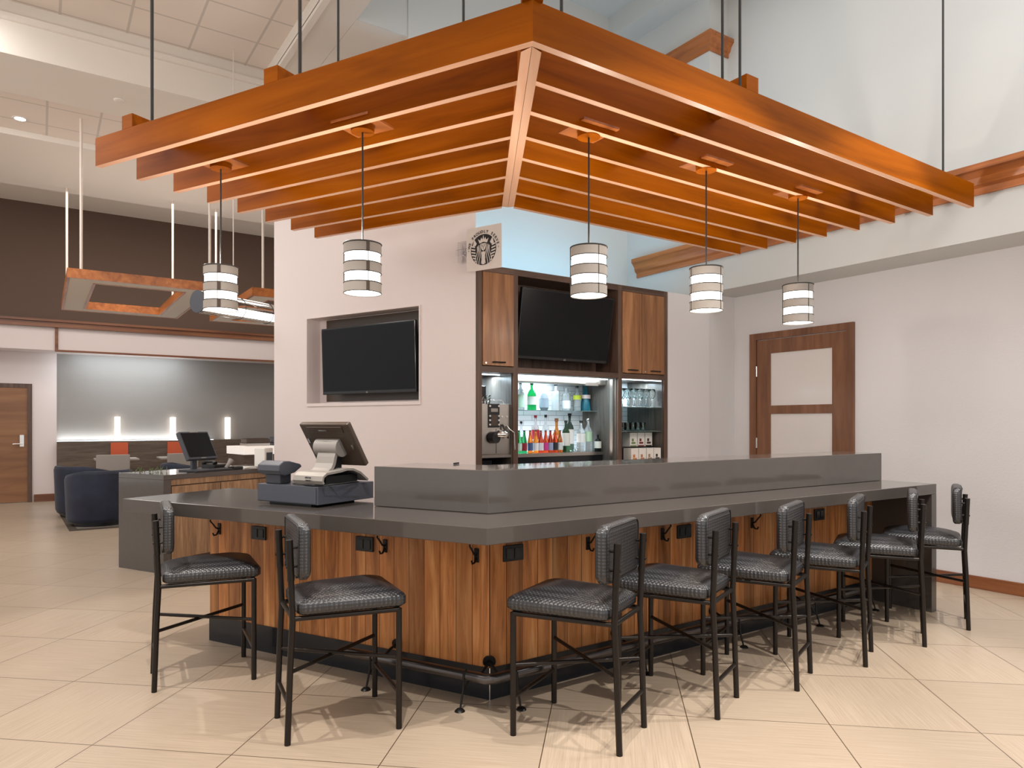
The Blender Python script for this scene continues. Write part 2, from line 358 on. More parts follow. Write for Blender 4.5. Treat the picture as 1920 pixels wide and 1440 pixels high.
# ---------------------------------------------------------------- room shell
struct('floor', MB().box(-9, 9, -4, 16, -.1, 0), M['floor'], 'beige porcelain tile floor laid on the diagonal')
# right side
struct('wall_right', MB().box(6.45, 6.9, -4, 5.10, 0, 2.78), M['wall_r'], 'textured pale wall on the right with the glazed door')
struct('wall_right_upper', MB().box(5.97, 6.9, -4, YC, 2.78, 3.30).box(6.27, 6.9, -4, YC, 3.30, 6.3).box(5.97, 6.9, YC, 6.32, 2.78, 6.3), M['whitec'], 'smooth white upper wall with projecting band above the right side')
struct('wall_back', MB().box(5.335, 5.97, YC, 5.7, 0, 2.72).box(5.97, 6.5, YC+.05, 5.7, 0, 2.78), M['wall_r'], 'pale wall pier right of the back bar cabinet')
struct('wall_recess', MB().box(3.02, 5.97, 6.32, 6.42, 0, 6.3).box(2.48, 3.02, 6.332, 6.42, 5.212, 6.3).box(2.40, 2.485, -4, 6.42, 5.23, 6.3), M['whitec'], 'pale blue lit wall above the back bar cabinet')
crown = [(0, 0), (-.02, .0), (-.02, .05), (-.045, .07), (-.06, .12), (-.09, .16), (-.105, .17), (-.105, .215), (0, .215)]
def sweep(mb, prof, path_fn):
    pass
def crown_run(y0, y1, x, z, sc=1, m0=0, m1=0):
    mb = MB(); n = len(crown); vs = []
    for y, mm in ((y0, m0), (y1, m1)):
        for px, pz in crown: vs.append((x+px*sc, y+mm*px*sc, z+pz*sc))
    mb.add(vs, [(i, (i+1) % n, n+(i+1) % n, n+i) for i in range(n)]+[tuple(range(n-1,-1,-1)), tuple(range(n, 2*n))])
    return mb
struct('trim_1', crown_run(-4, 6.14, 5.97, 3.12), M['cherry_trim'], 'long cherry crown moulding along the right wall band')
mb = crown_run(YC, 6.3, 5.97, 5.385, .82, m0=1)
n = len(crown); vs = []
for xx, mm in ((5.97, 1), (6.28, 0)):
    for px, pz in crown: vs.append((xx+mm*px*.82, YC+px*.82, 5.385+pz*.82))
mb.add(vs, [(i, n+i, n+(i+1) % n, (i+1) % n) for i in range(n)]+[tuple(range(n)), tuple(range(2*n-1, n-1, -1))])
struct('trim_2', mb, M['cherry_trim'], 'short cherry crown moulding wrapping the high wall corner')
struct('baseboard_right', MB().box(6.43, 6.45, -4, 3.68, 0, .105).box(6.43, 6.45, 4.90, 5.1, 0, .105), M['basetrim'], 'brown wood baseboard under the right wall', bevel=.003)
# right door
d1 = MB().box(6.415, 6.45, 4.79, 4.875, 0, 2.34).box(6.415, 6.45, 3.70, 3.775, 0, 2.34).box(6.415, 6.45, 3.775, 4.79, 2.27, 2.34).build('door_1', M['doorwood'])
d1['kind'] = 'structure'; d1['label'] = 'mahogany framed door with two frosted panes in the right wall'; d1['category'] = 'door'
y0, y1 = 3.78, 4.785
MB().box(6.425, 6.449, y0, 3.92, 0.02, 2.262).box(6.425, 6.449, 4.62, y1, .02, 2.262).box(6.425, 6.449, 3.92, 4.62, 2.115, 2.262).box(6.425, 6.449, 3.92, 4.62, 1.472, 1.56).box(6.425, 6.449, 3.92, 4.62, .02, .32).box(6.425, 6.449, 3.92, 4.62, .84, .92).build('door_leaf', M['doorwood'], d1)
for z0, z1 in ((1.56, 2.115), (.92, 1.472), (.32, .84)): MB().box(6.438, 6.446, 3.92, 4.62, z0, z1).build('glass_pane', M['frost'], d1)
for z in (1.93, 1.16): MB().cyl((6.418, 4.785, z-.055), (6.418, 4.785, z+.055), .009, 10).build('hinge', M['chrome'], d1)
MB().cyl((6.425, 3.85, 1.04), (6.37, 3.85, 1.04), .012, 12).tube([(6.37, 3.85, 1.04), (6.365, 3.88, 1.042), (6.368, 3.97, 1.04)], .009, 10).cyl((6.424, 3.85, 1.04), (6.415, 3.85, 1.04), .028, 16).build('door_handle', M['chrome'], d1)
# ceilings
struct('ceiling', MB().box(-9, 2.1, -4, 8.1, 5.35, 5.45), M['grid_hi'], 'acoustic tile ceiling at upper left')
struct('ceiling_soffit', MB().box(2.1, 2.487, -4, 8.1, 5.21, 5.45).box(2.49, 6.9, 6.34, 8.1, 5.21, 5.45).box(-9, 9, 8.1, 9.05, 4.85, 5.45).box(-9, 9, 10.35, 12.5, 4.85, 5.3).box(-9, 9, 9.05, 10.35, 4.95, 5.1).box(-9, 9, 12.5, 14.3, 5.07, 5.2)
       .box(-9, 2.15, 8.06, 8.1, 5.16, 5.22).box(2.10, 2.16, 5.0, 8.1, 5.17, 5.22), M['white'], 'stepped cream ceiling soffits')
struct('ceiling_tiles_low', MB().box(-9, 9, 9.05, 10.35, 4.92, 4.95), M['grid_lo'], 'lower acoustic tile ceiling strip at the left')
struct('ceiling_recess', MB().box(2.42, 6.9, -4, 6.42, 6.25, 6.35).box(5.66, 5.97, -4, 6.34, 6.0, 6.25), M['whitec'], 'raised white ceiling recess above the bar')
dl = thing('recessed_downlight', 'round recessed downlight glowing in the low tile ceiling at far left', 'light', (-.2, 9.95, 4.92))
MB().lathe([(.055, -.004), (.075, -.006), (.082, 0)], seg=28).build('trim_ring', M['white'], dl)
MB().cyl((0, 0, -.002), (0, 0, -.005), .055, 24).build('lens', M['downlight'], dl)
tag(MB().lathe([(.0, -.012), (.04, -.012), (.055, -.004), (.055, 0)], c=(.70, 8.6, 4.85)).build('ceiling_sprinkler_cover', M['white']), 'small round white cover plate on the cream ceiling soffit', 'sprinkler')
# far left walls
struct('wall_far_left', MB().box(-9, .235, 14.8, 15.0, 0, 2.615), M['wall'], 'pale wall with the wooden door at far left')
struct('wall_band', MB().box(-9, 9, 14.2, 15.1, 2.615, 3.0), M['wall'], 'cream wall band above the lounge recess')
struct('wall_lounge', MB().box(.235, 9, 14.92, 15.1, 0, 2.615), M['greywall'], 'grey textured wallpaper wall behind the lounge')
struct('wall_brown', MB().box(-9, 9, 14.2, 14.4, 3.0, 5.1), M['brown'], 'dark brown upper wall at the back left')
struct('trim_3', MB().box(-9, 9, 14.12, 14.2, 3.0, 3.05).box(-9, 9, 14.14, 14.2, 3.05, 3.09).box(-9, 9, 14.10, 14.2, 3.09, 3.13), M['trimX'], 'brown crown rail between brown wall and cream band')
struct('trim_4', MB().box(.20, 9, 14.17, 14.2, 2.59, 2.625).box(.20, .245, 14.17, 14.2, 2.625, 3.0), M['trimX'], 'thin wood edge around the lounge opening')
struct('baseboard_left', MB().box(-.10, .25, 14.77, 14.8, 0, .13), M['trimX'], 'wood baseboard beside the far left door', bevel=.003)
d2 = MB().box(-.19, -.125, 14.76, 14.8, 0, 2.06).box(-1.25, -1.185, 14.76, 14.8, 0, 2.06).box(-1.185, -.19, 14.76, 14.8, 1.99, 2.06).build('door_2', M['darkoak'])
d2['kind'] = 'structure'; d2['label'] = 'walnut slab door in a dark frame at far left'; d2['category'] = 'door'
MB().box(-1.185, -.19, 14.775, 14.80, .01, 1.99).build('door_leaf', M['doorwoodL'], d2)
MB().box(-.30, -.24, 14.755, 14.775, .97, 1.17).cyl((-.265, 14.76, 1.02), (-.265, 14.70, 1.02), .012).tube([(-.265, 14.70, 1.02), (-.36, 14.70, 1.02), (-.40, 14.705, 1.015)], .011, 10).build('door_handle', M['chrome'], d2)

# wainscot, cove and sconces of the lounge wall
wt = thing('booth_wainscot', 'dark brown wainscot panel running under the grey lounge wall', 'panelling', (.24, 14.7, 0))
MB().box(0, 8, 0, .18, 0, 1.05).build('panel', M['wainscot'], wt)
MB().box(0, 2.6, .1, .16, 1.05, 1.056).build('cove_strip', M['led'], wt)
for i, (x, nm) in enumerate([(1.20, 'orange panel on the wainscot nearest the far left door'), (2.14, 'orange panel on the wainscot partly hidden behind the desk monitor')]):
    tag(MB().box(x-.14, x+.14, 14.68, 14.70, .40, 1.02).build('accent_panel', M['orange']), nm, 'panel', 'orange accent panels')
for x, nm in ((1.18, 'glowing vertical wall sconce nearest the navy chairs'), (2.12, 'glowing vertical wall sconce just above the desk monitor'), (3.12, 'glowing vertical wall sconce nearest the pink column')):
    s = thing('wall_sconce', nm, 'lamp', (x, 14.9, 1.06), group='glowing bar sconces')
    MB().rbox(-.045, .045, -.09, .02, 0, .43, .02).build('diffuser', M['glow'], s)
    MB().box(-.05, .05, -.095, .02, -.012, 0).build('base_plate', M['wire'], s)

# ---------------------------------------------------------------- column with TV niche (local x runs from far-left corner to near-right corner)
W = (K1-K2).length; U = (K1-K2).normalized(); RZC = atan2(U.y, U.x)
cb = MB(); NX0, NX1, NZ0, NZ1, ND_ = W-2.07, W-.612, 1.568, 2.41, .16
def loc(p):  # world xy -> column local
    d = Vector(p)-K2; return (d.dot(U), d.dot(CN))
cb.box(0, NX0, 0, .3, 0, 4.3); cb.box(NX0, NX1, 0, .3, 0, NZ0); cb.box(NX0, NX1, 0, .3, NZ1, 4.3); cb.box(NX0, NX1, ND_, .3, NZ0, NZ1)
cb.prism([(NX1, 0), (W, 0), loc((3.03, 5.30)), (NX1, .3)], 0, 4.3)
cb.prism([(.05, .3), loc((3.03, 5.75)), loc((3.03, 6.3)), (.3, 1.0)], 0, 4.3)
colm = struct('wall_column', cb, M['wall'], 'pale pink column wall with the recessed television', loc=(K2.x, K2.y, 0), rz=RZC)
MB().box(NX0-.012, NX1+.012, -.012, 0, NZ0-.03, NZ0).box(NX1, NX1+.012, -.012, 0, NZ0, NZ1+.012).box(NX0-.012, NX1, -.012, 0, NZ1, NZ1+.012).box(NX0-.012, NX0, -.012, 0, NZ0, NZ1).build('niche_trim', M['wall'], colm)
MB().box(NX0+.10, NX1-.005, ND_-.006, ND_, NZ0+.02, NZ1-.005).build('niche_back', M['taupe'], colm)
def tv(name, label, w_, h_, loc_, rz, tilt):
    t = thing(name, label, 'television', loc_, 0); t.rotation_euler = (tilt, 0, rz)
    MB().box(-w_/2, w_/2, 0, .04, -h_/2, h_/2).build('casing', M['bezel'], t, bevel=.006)
    MB().box(-w_/2+.014, w_/2-.014, -.002, .001, -h_/2+.03, h_/2-.014).build('screen', M['screen'], t)
    MB().box(-w_*.25, w_*.25, .04, .075, -h_*.3, h_*.3).build('rear_cover', M['black'], t)
    txt('LG', (0, -.004, -h_/2+.008), .02, M['silver'], t, 'logo')
    return t
def txt(s, loc_, size, m, parent, name='lettering', rot=(pi/2, 0, 0), ext=.0006, align='CENTER'):
    cu = bpy.data.curves.new(name, 'FONT'); cu.body = s; cu.size = size; cu.extrude = ext; cu.align_x = align; cu.offset = size*.03
    tmp = bpy.data.objects.new(name+'_tmp', cu); C.objects.link(tmp)
    bpy.context.view_layer.update()
    me = bpy.data.meshes.new_from_object(tmp.evaluated_get(bpy.context.evaluated_depsgraph_get()))
    bpy.data.objects.remove(tmp, do_unlink=True)
    me.materials.clear(); me.materials.append(m)
    o = bpy.data.objects.new(name, me); C.objects.link(o); o.location = loc_; o.rotation_euler = rot
    if parent: o.parent = parent
    return o
c = K2 + U*(W-1.262) + CN*.0
t1 = tv('wall_television', 'black flat television set in the niche of the pink column', 1.205, .645, (c.x, c.y, 1.972), RZC, radians(2))
MB().box(-.2, .2, .075, .158, -.1, .1).build('wall_bracket', M['black'], t1)

# projecting square sign
sp = K1 + CD*.02 - CN*.10
sg = thing('projecting_sign', 'square grey coffee sign on a clear bracket at the column corner', 'sign', (sp.x, sp.y, 2.62), RZC)
MB().box(0, .345, 0, .006, 0, .355).build('board', M['signgrey'], sg)
MB().box(-.12, .0, .035, .041, .10, .27).box(-.12, -.112, .04, .10, .10, .27).cyl((-.07, .03, .18), (-.07, .09, .18), .032).build('bracket', M['acryl'], sg)
MB().box(-.12, .01, .008, .020, .15, .20).build('mount', M['acryl'], sg)
# emblem: dark disc with crowned long-haired figure between two tails
def disc(cx, cz, r, y=-.0015, sx=1): return MB().add([(cx+r*sx*cos(2*pi*k/40), y, cz+r*sin(2*pi*k/40)) for k in range(40)], [tuple(range(40))])
ex, ez, R_ = .170, .165, .126
disc(ex, ez, R_, -.0012).build('emblem_disc', M['ink'], sg)
em = MB(); Y = -.0022
def pl(mb, pts): mb.add([(ex+x*R_, Y, ez+z*R_) for x, z in pts], [tuple(range(len(pts)))])
pl(em, [(-.30,.42),(-.42,.72),(-.24,.60),(-.16,.80),(-.07,.64),(0,.95),(.07,.64),(.16,.80),(.24,.60),(.42,.72),(.30,.42),(0,.50)])   # crown
pl(em, [(-.17,.40),(.17,.40),(.20,.22),(.14,.02),(0,-.08),(-.14,.02),(-.20,.22)])                                                   # face
for s_ in (-1, 1):
    for k in range(4):   # hair strands
        x0 = .22+.085*k; pts = []
        for j in range(9):
            z = .38-.16*j; pts.append((s_*(x0+.05*sin(j*.9+k)+.02*j*(k-1)*.6), z-.05*k))
        L_ = [(p[0]-.022, p[1]) for p in pts]+[(p[0]+.022, p[1]) for p in pts[::-1]]
        for j in range(8): pl(em, [L_[j], L_[j+1], L_[-2-j], L_[-1-j]])
    for k in range(6):   # tail scales
        z = .26-.19*k; x1 = min(.97, sqrt(max(.0, .97-z*z))); x0 = .66-.02*k
        pl(em, [(s_*x0, z-.08), (s_*x1*.98, z), (s_*x1*.98, z+.085), (s_*x0, z+.01)])
    pl(em, [(s_*.62,.30),(s_*.84,.30),(s_*.72,.74),(s_*.52,.44)])                                                                     # tail fin
pl(em, [(-.12,-.12),(.12,-.12),(.16,-.5),(.10,-.95),(-.10,-.95),(-.16,-.5)])                                                        # body
em.build('emblem_figure', M['signgrey'], sg)
fe = MB(); Y = -.0030
for s_ in (-1, 1): pl(fe, [(s_*.03,.24),(s_*.13,.25),(s_*.12,.20),(s_*.04,.20)]); pl(fe, [(s_*.02,.31),(s_*.15,.33),(s_*.15,.30),(s_*.03,.285)])
pl(fe, [(-.02,.2),(.02,.2),(.03,.1),(-.03,.1)]); pl(fe, [(-.06,.05),(.06,.05),(.03,.02),(-.03,.02)])
fe.build('emblem_face', M['ink'], sg)
word = 'WE PROUDLY SERVE'
for i, ch in enumerate(word):
    if ch == ' ': continue
    a = radians(166 - i*(152/(len(word)-1))); rr = R_+.010
    txt(ch, (ex+rr*cos(a), -.0015, ez+rr*sin(a)), .032, M['ink'], sg, 'letter', rot=(pi/2, -(a-pi/2), 0), ext=.0003)
for a in (178, 2):
    a = radians(a); disc(ex+(R_+.022)*cos(a), ez+(R_+.022)*sin(a), .004, -.0014).build('dot', M['ink'], sg)

# ---------------------------------------------------------------- back bar cabinet
bc = thing('back_bar_cabinet', 'tall dark framed back bar cabinet with walnut doors and lit bays', 'cabinet', (0, YC, 0))
YB = .53
for xa, xb in ((3.04, 3.10), (3.42, 3.47), (4.65, 4.70), (5.28, 5.33)): MB().box(xa, xb, 0, YB, 0, 2.72).build('stile', M['darkoak'], bc)
for xa, xb in ((3.10, 3.42), (3.47, 4.65), (4.70, 5.28)):
    for za, zb in ((1.81, 1.86), (2.665, 2.72)): MB().box(xa, xb, 0, YB, za, zb).build('rail', M['darkoakx'], bc)
MB().box(3.10, 5.28, YB+.002, YB+.03, 1.86, 2.7).box(3.47, 4.65, .33, .35, 1.86, 2.665).build('back_panel', M['darkoak'], bc)
MB().box(3.10, 5.28, YB, YB+.02, .9, 1.81).build('tiled_back', M['tile'], bc, loc=(0, 0, 0))
for xa, xb in ((3.412, 3.42), (4.642, 4.65), (5.272, 5.28)): MB().box(xa, xb, .02, YB, .935, 1.81).build('side_lining', M['baydark'], bc)
MB().box(3.04, 5.33, .02, YB, 0, .90).build('base_unit', M['darkoak'], bc)
MB().box(3.04, 5.33, -.03, YB, .90, .935).build('counter_slab', M['quartz'], bc)
def cdoor(x0, x1, hx):
    d = MB().box(x0+.003, x1-.003, -.012, .01, 1.866, 2.66).build('door', M['walnut_door'], bc, bevel=.002)
    MB().tube([(hx-.06, -.012, 1.895), (hx-.055, -.035, 1.895), (hx+.055, -.035, 1.895), (hx+.06, -.012, 1.895)], .006, 8).build('handle', M['iron'], d)
    return d
MB().cyl((3.13, -.014, 1.885), (3.13, -.018, 1.885), .008, 12).build('keyhole', M['chrome'], cdoor(3.10, 3.42, 3.26))
cdoor(4.70, 4.955, 4.83)
MB().cyl((5.0, -.014, 1.885), (5.0, -.018, 1.885), .008, 12).build('keyhole', M['chrome'], cdoor(4.955, 5.275, 5.14))
# shutter box, led strips, track, tier
MB().box(3.47, 4.64, .16, .30, 1.745, 1.81).build('shutter_box', M['steel'], bc, bevel=.01)
for xa, xb, ya in ((3.48, 4.64, .14), (4.71, 5.27, .03), (3.11, 3.41, .2)): MB().box(xa, xb, ya, ya+.012, 1.800, 1.808).build('led_strip', M['led'], bc)
MB().box(4.622, 4.642, .05, .09, .94, 1.80).build('shutter_track', M['steel'], bc)
MB().box(3.47, 4.642, .20, YB, 1.06, 1.09).build('bottle_tier', M['steel'], bc)
MB().box(3.47, 4.642, .22, YB, .935, 1.06).build('tier_front', M['kick'], bc)
MB().box(3.10, 3.412, .02, YB, 1.075, 1.10).build('machine_shelf', M['steel'], bc)
for x0, x1, z, yy in ((3.47, 4.642, 1.496, .30), (4.70, 5.272, 1.535, .03), (4.70, 5.272, 1.295, .03)):
    MB().box(x0, x1, yy, YB, z-.006, z).build('glass_shelf', M['shelfglass'], bc)
MB().box(4.34, 4.50, .12, .13, 1.735, 1.765).build('shutter_latch', M['chrome'], bc)
MB().box(3.14, 3.26, .10, .4, .936, 1.05).build('dark_drawer', M['kick'], bc)
t2 = tv('cabinet_television', 'black flat television tilted forward inside the back bar cabinet', 1.085, .635, (4.055, YC+.04, 2.262), 0, radians(9))
MB().box(-.15, .15, .075, .19, -.1, .1).build('wall_bracket', M['black'], t2)
# coffee machine
cm = thing('coffee_machine', 'stainless automatic coffee machine in the left bay of the back bar', 'coffee machine', (3.264, YC+.04, 1.10)); cm.scale = (1.12, 1, 1)
MB().box(-.145, .135, 0, .38, 0, .44).build('body', M['steel'], cm, bevel=.008)
MB().box(-.07, .03, -.010, 0, .235, .44).build('control_panel', M['black'], cm, bevel=.002)
MB().box(-.05, .012, -.013, -.008, .37, .40).build('display', M['silver'], cm)
MB().box(-.048, .010, -.0135, -.008, .25, .345).build('front_plate', M['taupe'], cm)
for x in (-.060, .020):
    for z in (.42, .335, .298, .26): MB().cyl((x, -.01, z), (x, -.017, z), .0085, 14).build('button', M['chrome'], cm)
for x in (.055, .10): MB().cyl((x, 0, .33), (x, -.008, .33), .008, 12).build('knob', M['chrome'], cm)
MB().lathe([(0, .06), (.035, .055), (.055, .03), (.06, 0), (.0, 0)], c=(.0, 0, 0), seg=24).build('spout_dome', M['chrome'], cm, loc=(.035, -.03, .155))
MB().cyl((-.04, .0, .15), (-.02, -.05, .15), .05, 24).build('spout_recess', M['black'], cm)
MB().tube([(.055, -.01, .26), (.06, -.03, .225), (.085, -.04, .19), (.09, -.04, .14)], .008, 10).build('steam_wand', M['black'], cm)
MB().tube([(.10, -.01, .25), (.11, -.03, .22), (.15, -.035, .19), (.155, -.035, .04)], .007, 10).build('milk_tube', M['chrome'], cm)
MB().box(-.14, .13, -.003, 0, .01, .225).build('front_door', M['steel'], cm, bevel=.002)
MB().box(.0, .003, -.006, 0, .01, .225).build('door_gap', M['black'], cm)
MB().tube([(.0, .1, .44), (.0, .08, .475), (.11, .08, .475), (.125, .08, .44)], .004, 8).build('cup_rail', M['chrome'], cm)
for x in (-.10, -.045):
    MB().lathe([(.0, 0), (.022, 0), (.028, .07), (.03, .075), (.024, .072), (.0, .02)], c=(x, .06, .44), seg=18).build('cup', M['glass'], cm)
MB().box(-.145, -.02, .12, .3, .44, .60).build('bean_hopper', M['kick'], cm, bevel=.008)

# bottles
def bottle(name, label, x, y, z, h, r, gcol, cap, lab=None, style='std', group=None, liquid=None, tr=1):
    t = thing(name, label, 'bottle', (x, y, z), group=group)
    gm = bpy.data.materials.get('glass_'+str(gcol)) or mat('glass_'+str(gcol), gcol, .06, trans=tr*.75, ior=1.35)
    if style == 'std': pr = [(0,0),(r*.95,0),(r,.02*h),(r,.58*h),(r*.8,.68*h),(r*.38,.76*h),(r*.32,.8*h),(r*.32,.94*h),(0,.94*h)]
    elif style == 'beer': pr = [(0,0),(r*.95,0),(r,.02*h),(r,.5*h),(r*.85,.6*h),(r*.48,.76*h),(r*.4,.85*h),(r*.42,.96*h),(0,.96*h)]
    elif style == 'cone': pr = [(0,0),(r,0),(r*1.02,.03*h),(r*.9,.3*h),(r*.45,.68*h),(r*.28,.9*h),(r*.22,.97*h),(0,.97*h)]
    elif style == 'round': pr = [(0,0),(r*.7,0),(r*.95,.1*h),(r,.3*h),(r*.9,.5*h),(r*.45,.64*h),(r*.3,.72*h),(r*.3,.92*h),(0,.92*h)]
    elif style == 'square': pr = [(0,0),(r,.0),(r,.62*h),(r*.9,.68*h),(r*.36,.72*h),(r*.36,.9*h),(0,.9*h)]
    top = pr[-1][1]
    MB().lathe(pr, seg=8 if style == 'square' else 20, smooth=style != 'square').build('glass_body', gm, t)
    if cap: MB().lathe([(0, top-.004), (r*.42, top-.004), (r*.42, h), (0, h)], seg=16).build('cap', cap, t)
    if lab:
        col, a, b_ = lab; lm = bpy.data.materials.get('label_'+str(col)) or mat('label_'+str(col), col, .5)
        MB().lathe([(r*1.03, a*h), (r*1.03, b_*h)], seg=8 if style == 'square' else 20).build('label', lm, t)
    return t
capd = M['black']; capr = mat('red_cap', (.35, .01, .02), .4); capc = M['chrome']
CL = (.86, .93, .95); YT = YC+.42
for x_px, lbl, h, r, col, cap, lab, st in [
    (3.788, 'clear bottle with green and white label, leftmost on the glass shelf', .27, .036, CL, capd, (srgb(190, 225, 205), .1, .55), 'std'),
    (3.919, 'bright green glass gin bottle on the glass shelf', .265, .043, (.01, .42, .10), capd, (srgb(225, 232, 228), .2, .5), 'std'),
    (4.066, 'clear oval bottle right of the green gin bottle', .27, .046, (.60, .68, .74), None, (srgb(150, 165, 180), .1, .42), 'round'),
    (4.21, 'tall clear fluted bottle with dark stopper on the glass shelf', .275, .042, CL, capd, None, 'square'),
    (4.344, 'clear decanter with narrow neck on the glass shelf', .25, .044, CL, None, (srgb(215, 222, 226), .08, .4), 'square'),
    (4.48, 'clear bottle with yellow sticker on the glass shelf', .25, .04, CL, capd, (srgb(200, 215, 70), .45, .62), 'std'),
    (4.588, 'turquoise cone shaped bottle at the right end of the glass shelf', .26, .052, (.05, .45, .62), None, (srgb(225, 215, 215), .48, .62), 'cone')]:
    bottle('liquor_bottle', lbl, x_px, YT, 1.497, h, r, col, cap, lab, st, 'bottles on the glass shelf')
ZB = 1.091
beers = [(3.659, (.02, .22, .06), (190, 215, 205), 'green beer bottle at the left end of the front row'), (3.72, (.02, .25, .08), (150, 40, 50), 'green beer bottle with red and white label'),
         (3.786, (.42, .10, .01), (70, 95, 140), 'amber beer bottle with blue label'), (3.85, (.50, .14, .01), (226, 226, 232), 'amber beer bottle with round white label'),
         (3.909, (.35, .03, .01), (215, 220, 225), 'dark red beer bottle with white label'), (3.966, (.45, .05, .01), (196, 60, 140), 'red brown beer bottle with pink label'),
         (4.023, (.30, .03, .01), (150, 160, 190), 'brown beer bottle with pale blue label'), (4.08, (.42, .05, .01), (40, 44, 54), 'red brown beer bottle with black label'),
         (4.138, (.34, .10, .01), (200, 205, 205), 'brown beer bottle with gold neck and grey label')]
for x, gc, lc, lbl in beers:
    bottle('beer_bottle', lbl, x, YC+.26, ZB, .215, .026, gc, capd, (srgb(*lc), .12, .45), 'beer', 'beer bottles in the front row')
for x, lbl, h, r, gc, cap, lab, st in [
    (3.809, 'clear bottle with black pourer behind the beers', .30, .03, CL, capd, (srgb(60, 120, 80), .2, .5), 'std'),
    (3.978, 'clear bottle with tall red cap behind the beers', .36, .038, (.8, .78, .78), capr, (srgb(170, 30, 40), .35, .6), 'std'),
    (4.101, 'tall slim clear bottle with dark stopper behind the beers', .365, .034, CL, capd, (srgb(215, 220, 226), .15, .45), 'std'),
    (4.235, 'amber whiskey bottle right of the beers', .33, .046, (.55, .20, .03), M['tan'], (srgb(230, 150, 120), .2, .5), 'round'),
    (4.27, 'dark green whiskey bottle with cream label', .31, .04, (.03, .08, .03), capd, (srgb(214, 210, 202), .2, .6), 'std'),
    (4.4, 'tall dark rum bottle with patterned white label', .38, .044, (.05, .07, .05), capd, (srgb(220, 216, 212), .2, .58), 'std'),
    (4.462, 'clear rum bottle with small red emblem label', .31, .044, CL, capd, (srgb(226, 226, 224), .3, .58), 'std'),
    (4.553, 'clear bottle with green and white label and silver pourer', .33, .042, CL, capc, (srgb(176, 206, 176), .3, .6), 'std'),
    (4.6, 'short dark bottle at the right end of the tier', .17, .034, (.02, .03, .03), capd, (srgb(210, 214, 206), .2, .6), 'std')]:
    bottle('liquor_bottle', lbl, x, YC+(.44 if x < 4.25 or 4.38 < x < 4.42 else .335 if x < 4.58 else .24), ZB, h, r, gc, cap, lab, st, 'bottles behind the beer row')
# glasses
ORD = ['first', 'second', 'third', 'fourth', 'fifth', 'sixth']
def wine(x, y, z, lbl):
    g = MB().lathe([(0, .0), (.034, .0), (.034, .003), (.005, .008), (.004, .075), (.012, .085), (.034, .11), (.040, .14), (.034, .185), (.0325, .185), (.038, .14), (.03, .11), (.008, .088), (0, .086)], seg=20)
    return tag(g.build('wine_glass', M['glass'], None, loc=(x, y, z)), lbl, 'glass', 'wine glasses on the top glass shelf')
for i in range(6):
    for j in range(2): wine(4.78+.085*i, YC+.10+.16*j, 1.536, ('stemmed wine glass, %s from the left, %s row of the upper shelf' % (ORD[i], ('front', 'rear')[j])))
for i in range(6):
    for j in range(2):
        o = MB().lathe([(0, 0), (.022, 0), (.028, .085), (.026, .085), (.02, .006), (0, .006)], seg=18).build('tumbler', M['glass'], None, loc=(4.75+.07*i, YC+.12+.14*j, 1.296))
        tag(o, 'small clear tumbler, %s from the left, %s row of the lower shelf' % (ORD[i], ('front', 'rear')[j]), 'glass', 'tumblers on the lower glass shelf')
# tea boxes
tints = [srgb(120, 140, 90), srgb(120, 40, 36), srgb(70, 44, 38), srgb(196, 120, 66), srgb(190, 120, 74), srgb(160, 130, 100), srgb(60, 56, 54)]
places = ['left end of the upper row', 'middle of the upper row', 'right end of the upper row', 'left end of the lower row', 'second from left in the lower row', 'third from left in the lower row', 'right end of the lower row']
rack = thing('tea_box_rack', 'dark stepped rack holding the cream tea boxes', 'rack', (4.83, YC+.01, .936))
MB().box(-.01, .44, 0, .12, 0, .045).box(-.01, .44, .122, .25, 0, .20).build('step', M['kick'], rack)
for i in range(7):
    up = i < 3; k = i if up else i-3
    x = 4.835+(.10+k*.108 if up else k*.105)
    b = thing('tea_box', 'cream tea box at the %s beside the tumblers' % places[i], 'box', (x, YC+(.135 if up else .012), 1.137 if up else .982), group='cream tea boxes')
    MB().box(0, .096, 0, .112, 0, .14).build('carton', M['paper'], b)
    MB().box(.02, .075, -.002, 0, .025, .045).box(.025, .05, -.002, 0, .05, .08).build('printed_picture', bpy.data.materials.get('tea%d' % i) or mat('tea%d' % i, tints[i], .6), b)
    MB().box(.005, .087, -.002, 0, .0, .012).build('bottom_band', bpy.data.materials['tea%d' % i], b)

# ---------------------------------------------------------------- bar: worktop, raised ledge, base
C0 = Vector((1.553, 2.495)); ZT = .93; TH = .074
bw = thing('bar_worktop', 'grey quartz bar worktop with waterfall end wrapping the corner', 'worktop')
poly = [C0, (5.42, 2.495), (5.42, 3.28), (2.017, 3.28), C0+ND*.78+LD*2.46, C0+LD*2.46]
MB().prism([tuple(p) for p in poly], ZT-TH, ZT).build('slab', M['quartz'], bw, bevel=.003)
MB().box(5.35, 5.42, 2.495, 3.28, 0, ZT-TH).build('waterfall_end', M['quartz'], bw, bevel=.002)
lc = Vector((1.80, 2.875)); le = lc+LD*.70
ib = lc+ND*.38; t_ = (3.255-ib.y)/LD.y
pl2 = [lc, (5.38, 2.875), (5.38, 3.255), ib+LD*t_, le+ND*.38, le]
lg = MB().prism([tuple(p) for p in pl2], ZT+.001, 1.142).build('raised_bar_ledge', M['quartz'], None, bevel=.003)
tag(lg, 'raised grey quartz ledge standing along the inner side of the bar', 'ledge')
tag(MB().prism([(-.03,-.006),(.03,-.004),(.028,.006),(-.03,.004)], 0, .008).build('black_pen', M['black'], None, loc=(1.93, 3.42, 1.143), rz=.6), 'small black object lying at the back edge of the raised ledge', 'pen')
bb = thing('bar_cabinet', 'walnut plank bar base with black kick under the quartz worktop', 'bar', (1.846, 2.935, 0))
